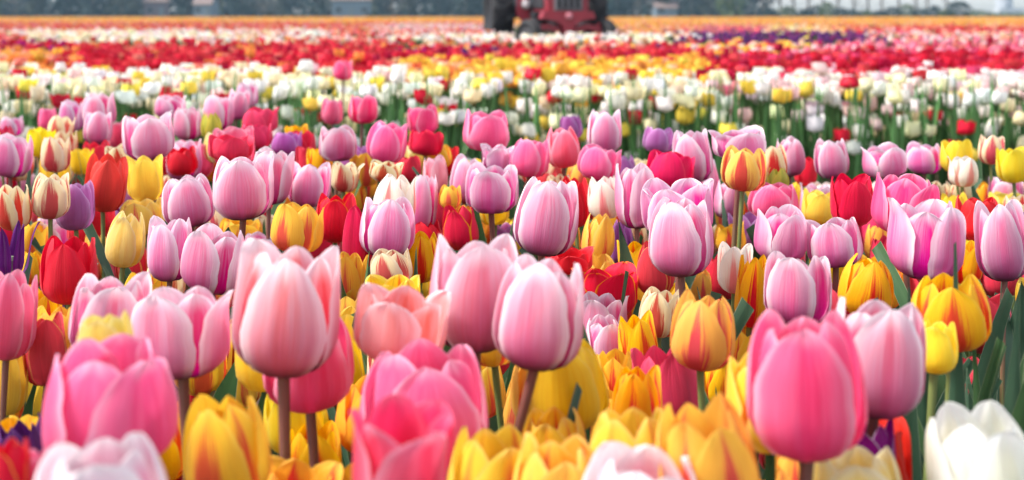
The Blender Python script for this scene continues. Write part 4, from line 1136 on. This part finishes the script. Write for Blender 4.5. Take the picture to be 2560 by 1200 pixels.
# ------------------------------------------------------------------ the flower beds beyond: past the first 300 tulips, one mass per colour
PAL = dict(white=(.88, .86, .79), cream=(.90, .81, .53), yellow=(.91, .68, .09), gold=(.88, .48, .06), orange=(.84, .30, .07), peach=(.84, .52, .30), red=(.62, .010, .036), scarlet=(.68, .045, .055),
           crimson=(.42, .002, .04), pink=(.80, .22, .30), rose=(.74, .06, .16), blush=(.84, .62, .60), purple=(.11, .02, .14), magenta=(.38, .004, .15), salmon=(.80, .22, .16), dusk=(.25, .04, .16), olive=(.52, .36, .10))
BED_OF = dict(white='white', cream='white', blush='white', yellow='orange', gold='orange', orange='orange', peach='orange', olive='orange', red='red', scarlet='red', crimson='red', salmon='red', pink='pink', rose='pink', purple='purple', magenta='purple', dusk='purple')
# plots of the field, given by where they lie along and across it (rows and columns of the photo carried to the ground plane)
# y0, y1, x0, x1, mixture ; later lines win
PLOTS = [
    (0, 62, -900, 3500, 'orange 5 gold 3 peach 2'),
    (0, 47, -900, 3500, 'olive 4 gold 3 orange 3'),
    (56, 110, -900, 1260, 'salmon 4 scarlet 3 orange 2 peach 1 pink 1 red 1'),
    (76, 108, 60, 560, 'white 3 cream 3 blush 3 peach 1.4'),  # creamy white; extra cream, blush and peach imitate dulling by distance haze
    (76, 106, 560, 780, 'cream 2 peach 3 blush 2 white 1 salmon 1'),
    (74, 92, 725, 800, 'white 5 blush 2'),
    (60, 76, 935, 1260, 'blush 5 peach 2 pink 2'),
    (76, 88, 935, 1260, 'salmon 3 blush 2 red 2 orange 1'),
    (88, 112, 800, 1000, 'salmon 3 peach 3 blush 2 red 2 dusk .5'),
    (62, 88, 1500, 3500, 'orange 3 peach 3 salmon 3 gold 1'),
    (66, 82, 2130, 3500, 'red 4 salmon 4 scarlet 2 peach 1'),
    (66, 84, 1740, 1930, 'salmon 3 pink 3 rose 2 dusk 1'),
    (64, 88, 1920, 2060, 'peach 5 cream 2 yellow 1'),
    (82, 112, 2100, 3500, 'peach 2 blush 4 pink 3 salmon 2 dusk .6'),
    (88, 105, 990, 1725, 'white 5 blush 3 cream 3 peach .6'),
    (81, 114, 1725, 2190, 'purple 8 dusk 2 magenta 1'),
    (108, 200, -900, 1010, 'red 6 scarlet 3 crimson 1.2 orange .8 salmon 1'),
    (128, 185, -900, 150, 'orange 4 peach 2 gold 2 salmon 2'),
    (104, 130, -900, 130, 'crimson 3 magenta 2 red 2'),
    (108, 126, 990, 1740, 'peach 3 gold 2 scarlet 3 blush 1 salmon 2'),
    (122, 150, 1020, 1200, 'magenta 4 crimson 4 purple 2 red 2'),
    (118, 170, 1190, 1760, 'red 5 scarlet 3 salmon 2 crimson 1 dusk .6'),
    (140, 172, 1000, 1200, 'red 4 scarlet 3 crimson 1'),
    (108, 142, 1740, 2070, 'gold 3 peach 2 scarlet 3 yellow 1 blush 1'),
    (108, 145, 2050, 3500, 'pink 5 rose 2 salmon 2 blush 1 crimson 1'),
    (140, 198, 1740, 3500, 'red 6 crimson 2.5 scarlet 1.6 rose 1.6'),
    (158, 214, 1015, 1765, 'gold 7 yellow 3 peach 1.5 orange 2'),
    (184, 400, -900, 1010, 'white 6 cream 3.5 yellow 1.5 blush .5 red .45'),
    (206, 400, 1000, 1765, 'white 6 cream 3 yellow 2.2 blush .5 red .9'),
    (194, 232, 1765, 3500, 'blush 4 white 5 cream 2 pink .4'),
    (230, 400, 1765, 3500, 'white 6 cream 3 yellow 2.2 blush .6 red .9'),
]
PLOTS = [(a, b, c, e, [(w, float(x)) for w, x in zip(m.split()[::2], m.split()[1::2])]) for a, b, c, e, m in PLOTS]

def bloom_template(nseg, nring, seed, petals):
    """low cup: rings of verts; returns verts (radius 1, height 1), quads, v"""
    r = np.random.RandomState(seed)
    if petals:
        V, F, VV, n0 = [], [], [], 0
        op = r.uniform(.25, .6)
        for j in range(6):
            nu, nv = 4, 5
            u = np.linspace(-1, 1, nu)[None, :]; v = np.linspace(0, 1, nv)[:, None] ** .85
            t0 = np.clip(v / .4, 0, 1); s = np.clip((v - .4) / .6, 0, 1)
            rad = np.where(v < .4, .1 + .9 * np.sin(t0 * PI / 2), 1.0) + (-.5 + op + r.uniform(-.1, .1)) * s ** 1.6
            rad = rad * (.88 if j % 2 else 1)
            z = np.where(v < .4, .34 * (1 - np.cos(t0 * PI / 2)), .34 + .66 * s) * r.uniform(.92, 1.02)
            w = np.where(v < .5, .75 + .25 * v / .5, np.clip(1 - np.clip((v - .5) / .5, 0, 1) ** 2.2, .04, 1) ** .55)
            th = j * PI / 3 + math.radians(58) * w * u + r.uniform(-.1, .1)
            V.append(np.stack([rad * np.cos(th), rad * np.sin(th), z + 0 * u], -1).reshape(-1, 3)); VV.append((v + 0 * u).ravel())
            q = np.arange((nu - 1) * (nv - 1)); q = q // (nu - 1) * nu + q % (nu - 1)
            F.append(np.stack([q, q + 1, q + nu + 1, q + nu], 1) + n0); n0 += nu * nv
        return np.concatenate(V), np.concatenate(F), np.concatenate(VV)
    prof = [(.18, 0.0), (.92, .30), (.98, .62), (.72 + .2 * r.rand(), .97)] if nring == 4 else [(.3, 0), (1, .45), (.75, 1.0)]
    V, VV = [], []
    for i, (rr, z) in enumerate(prof):
        for k in range(nseg):
            a = 2 * PI * k / nseg
            zz = z - (.16 * (k % 2) if i == len(prof) - 1 else 0)
            V.append((rr * math.cos(a), rr * math.sin(a), zz)); VV.append(z)
    F = [(i * nseg + k, i * nseg + (k + 1) % nseg, (i + 1) * nseg + (k + 1) % nseg, (i + 1) * nseg + k) for i in range(len(prof) - 1) for k in range(nseg)]
    return np.array(V), np.array(F), np.array(VV)

TPL = {'near': [bloom_template(0, 0, s, True) for s in range(10)], 'mid': [bloom_template(8, 4, s, False) for s in range(4)], 'far': [bloom_template(5, 3, s, False) for s in range(3)]}

def beds():
    # scatter
    pts = []
    rows = np.exp(np.linspace(math.log(3.95), math.log(140), 700))
    for d0, d1 in zip(rows, rows[1:]):
        wdt = .98 * d0 + 1.2
        rho = min(300, 1050 / d0) if d0 < 9 else 400 / d0
        n = nr.poisson(rho * wdt * (d1 - d0))
        for _ in range(n):
            pts.append((nr.uniform(-wdt / 2, wdt / 2), nr.uniform(d0, d1)))
    P = np.array(pts)
    acc = {b: dict(V=[], F=[], C=[], M=[], n=0) for b in ('white', 'orange', 'red', 'pink', 'purple')}
    for x, d in P:
        px0, py0 = 1280 + x * FP / d, YH + .272 * FP / d
        px = px0 + nr.normal() * 28 + 25 * math.sin(x * 2.1 + d * 1.3); py = YH + (py0 - YH) * (1 + nr.normal() * .035)
        if 16.6 < d < 20.8 and -.95 < x - .7 < 1.2: continue         # where the tractor stands
        mix = None
        for a, b, c, e, m in PLOTS:
            if a <= py < b and c <= px < e: mix = m
        if mix is None: continue
        names = [m[0] for m in mix]; ws = np.array([m[1] for m in mix])
        cn = names[np.searchsorted(np.cumsum(ws) / ws.sum(), nr.rand())]
        A = acc[BED_OF[cn]]
        lod = 'near' if d < 8 else ('mid' if d < 22 else 'far')
        tv, tf, tvv = TPL[lod][nr.randint(len(TPL[lod]))]
        sc = 1.0 if d < 14 else (1.15 if d < 40 else 1.5)
        R = (.0262 if d < 6.5 else .0250) * nr.uniform(.85, 1.2) * sc; H = .052 * nr.uniform(.85, 1.15)
        if cn in ('red', 'gold', 'yellow', 'scarlet') : R *= 1.12
        zb = .345 + nr.normal() * .02 - H / 2
        if d < 5.2 and nr.rand() < (.72 if d < 4.45 else .2): zb -= nr.uniform(.03, .2)
        a = nr.rand() * 6.28; ca, sa = math.cos(a), math.sin(a)
        lx, ly = nr.normal(size=2) * .16
        v = tv * (R, R, H)
        v = np.stack([v[:, 0] * ca - v[:, 1] * sa + lx * v[:, 2], v[:, 0] * sa + v[:, 1] * ca + ly * v[:, 2], v[:, 2]], 1) + (x, d, zb)
        col = np.array(PAL[cn]) * (nr.uniform(.82, 1.1) if BED_OF[cn] != 'white' else nr.uniform(.92, 1.05)) * (1 + nr.normal(size=3) * .04)
        c = np.repeat(col[None], len(tv), 0)
        g = np.clip(1 - tvv / .22, 0, 1)[:, None] * .55
        c = c * (1 - g) + np.array((.34, .40, .10)) * g
        A['V'].append(v); A['F'].append(tf + A['n']); A['C'].append(np.clip(c, 0, .92)); A['M'].append(np.zeros(len(tf), int)); A['n'] += len(tv)
        # stem
        sw = .0028 if d < 14 else .006
        q = np.array([(-sw, 0, 0), (sw, 0, 0), (sw, 0, zb), (-sw, 0, zb), (0, -sw, 0), (0, sw, 0), (0, sw, zb + .002), (0, -sw, zb + .002)]) + (x, d, .003)
        gcol = np.array((.07, .14, .045)) * nr.uniform(.7, 1.3)
        A['V'].append(q); A['F'].append(np.array([(0, 1, 2, 3), (4, 5, 6, 7)]) + A['n']); A['C'].append(np.repeat(gcol[None], 8, 0)); A['M'].append(np.ones(2, int)); A['n'] += 8
        # upright leaves
        for _ in range(3 if d < 4.4 else 1 if d < 8 else (1 if d < 30 else 0)):
            az = nr.rand() * 6.28; L = nr.uniform(.26, .43) if d < 4.2 else nr.uniform(.2, .31) if d < 6.5 else nr.uniform(.16, .28); w = nr.uniform(.006, .011); o = nr.uniform(.01, .06)
            dx, dy = math.cos(az), math.sin(az)
            q = np.array([(-dy * w * .5, dx * w * .5, 0), (dy * w * .5, -dx * w * .5, 0), (dx * o * .4 + dy * w, dy * o * .4 - dx * w, L * .5), (dx * o * .4 - dy * w, dy * o * .4 + dx * w, L * .5),
                          (dx * o + dy * w * .12, dy * o - dx * w * .12, L), (dx * o - dy * w * .12, dy * o + dx * w * .12, L)]) + (x, d, .003)
            gc = np.array((.085, .20, .065)) * nr.uniform(.6, 1.4)
            A['V'].append(q); A['F'].append(np.array([(0, 1, 2, 3), (3, 2, 4, 5)]) + A['n']); A['C'].append(np.repeat(gc[None], 6, 0)); A['M'].append(np.ones(2, int)); A['n'] += 6
    labs = dict(white='wide bed of white and cream tulips behind the mixed bed and before the tractor', orange='beds of orange and golden tulips reaching to the far field edge', red='beds of red tulips between the white bed and the tractor',
                pink='band of pink tulips at the right beyond the red ones', purple='dark purple patches of tulips near the tractor')
    tot = 0
    for b, A in acc.items():
        o = link(bpy.data.objects.new(b + '_tulip_bed', np_mesh(b + '_tulip_bed', np.concatenate(A['V']), np.concatenate(A['F']), [BLOOM_ATTR, LEAF_ATTR], col=np.concatenate(A['C']), mat_idx=np.concatenate(A['M']))))
        tag(o, labs[b], 'flower bed', kind='stuff'); tot += 2 * sum(len(f) for f in A['F'])
    print('FALLBACK', sum('at height' in (t['lab'] or '') for t in tul)); print('blooms', len(P), 'bed tris', tot, 'tulips', len(tul), 'low', added)
beds()
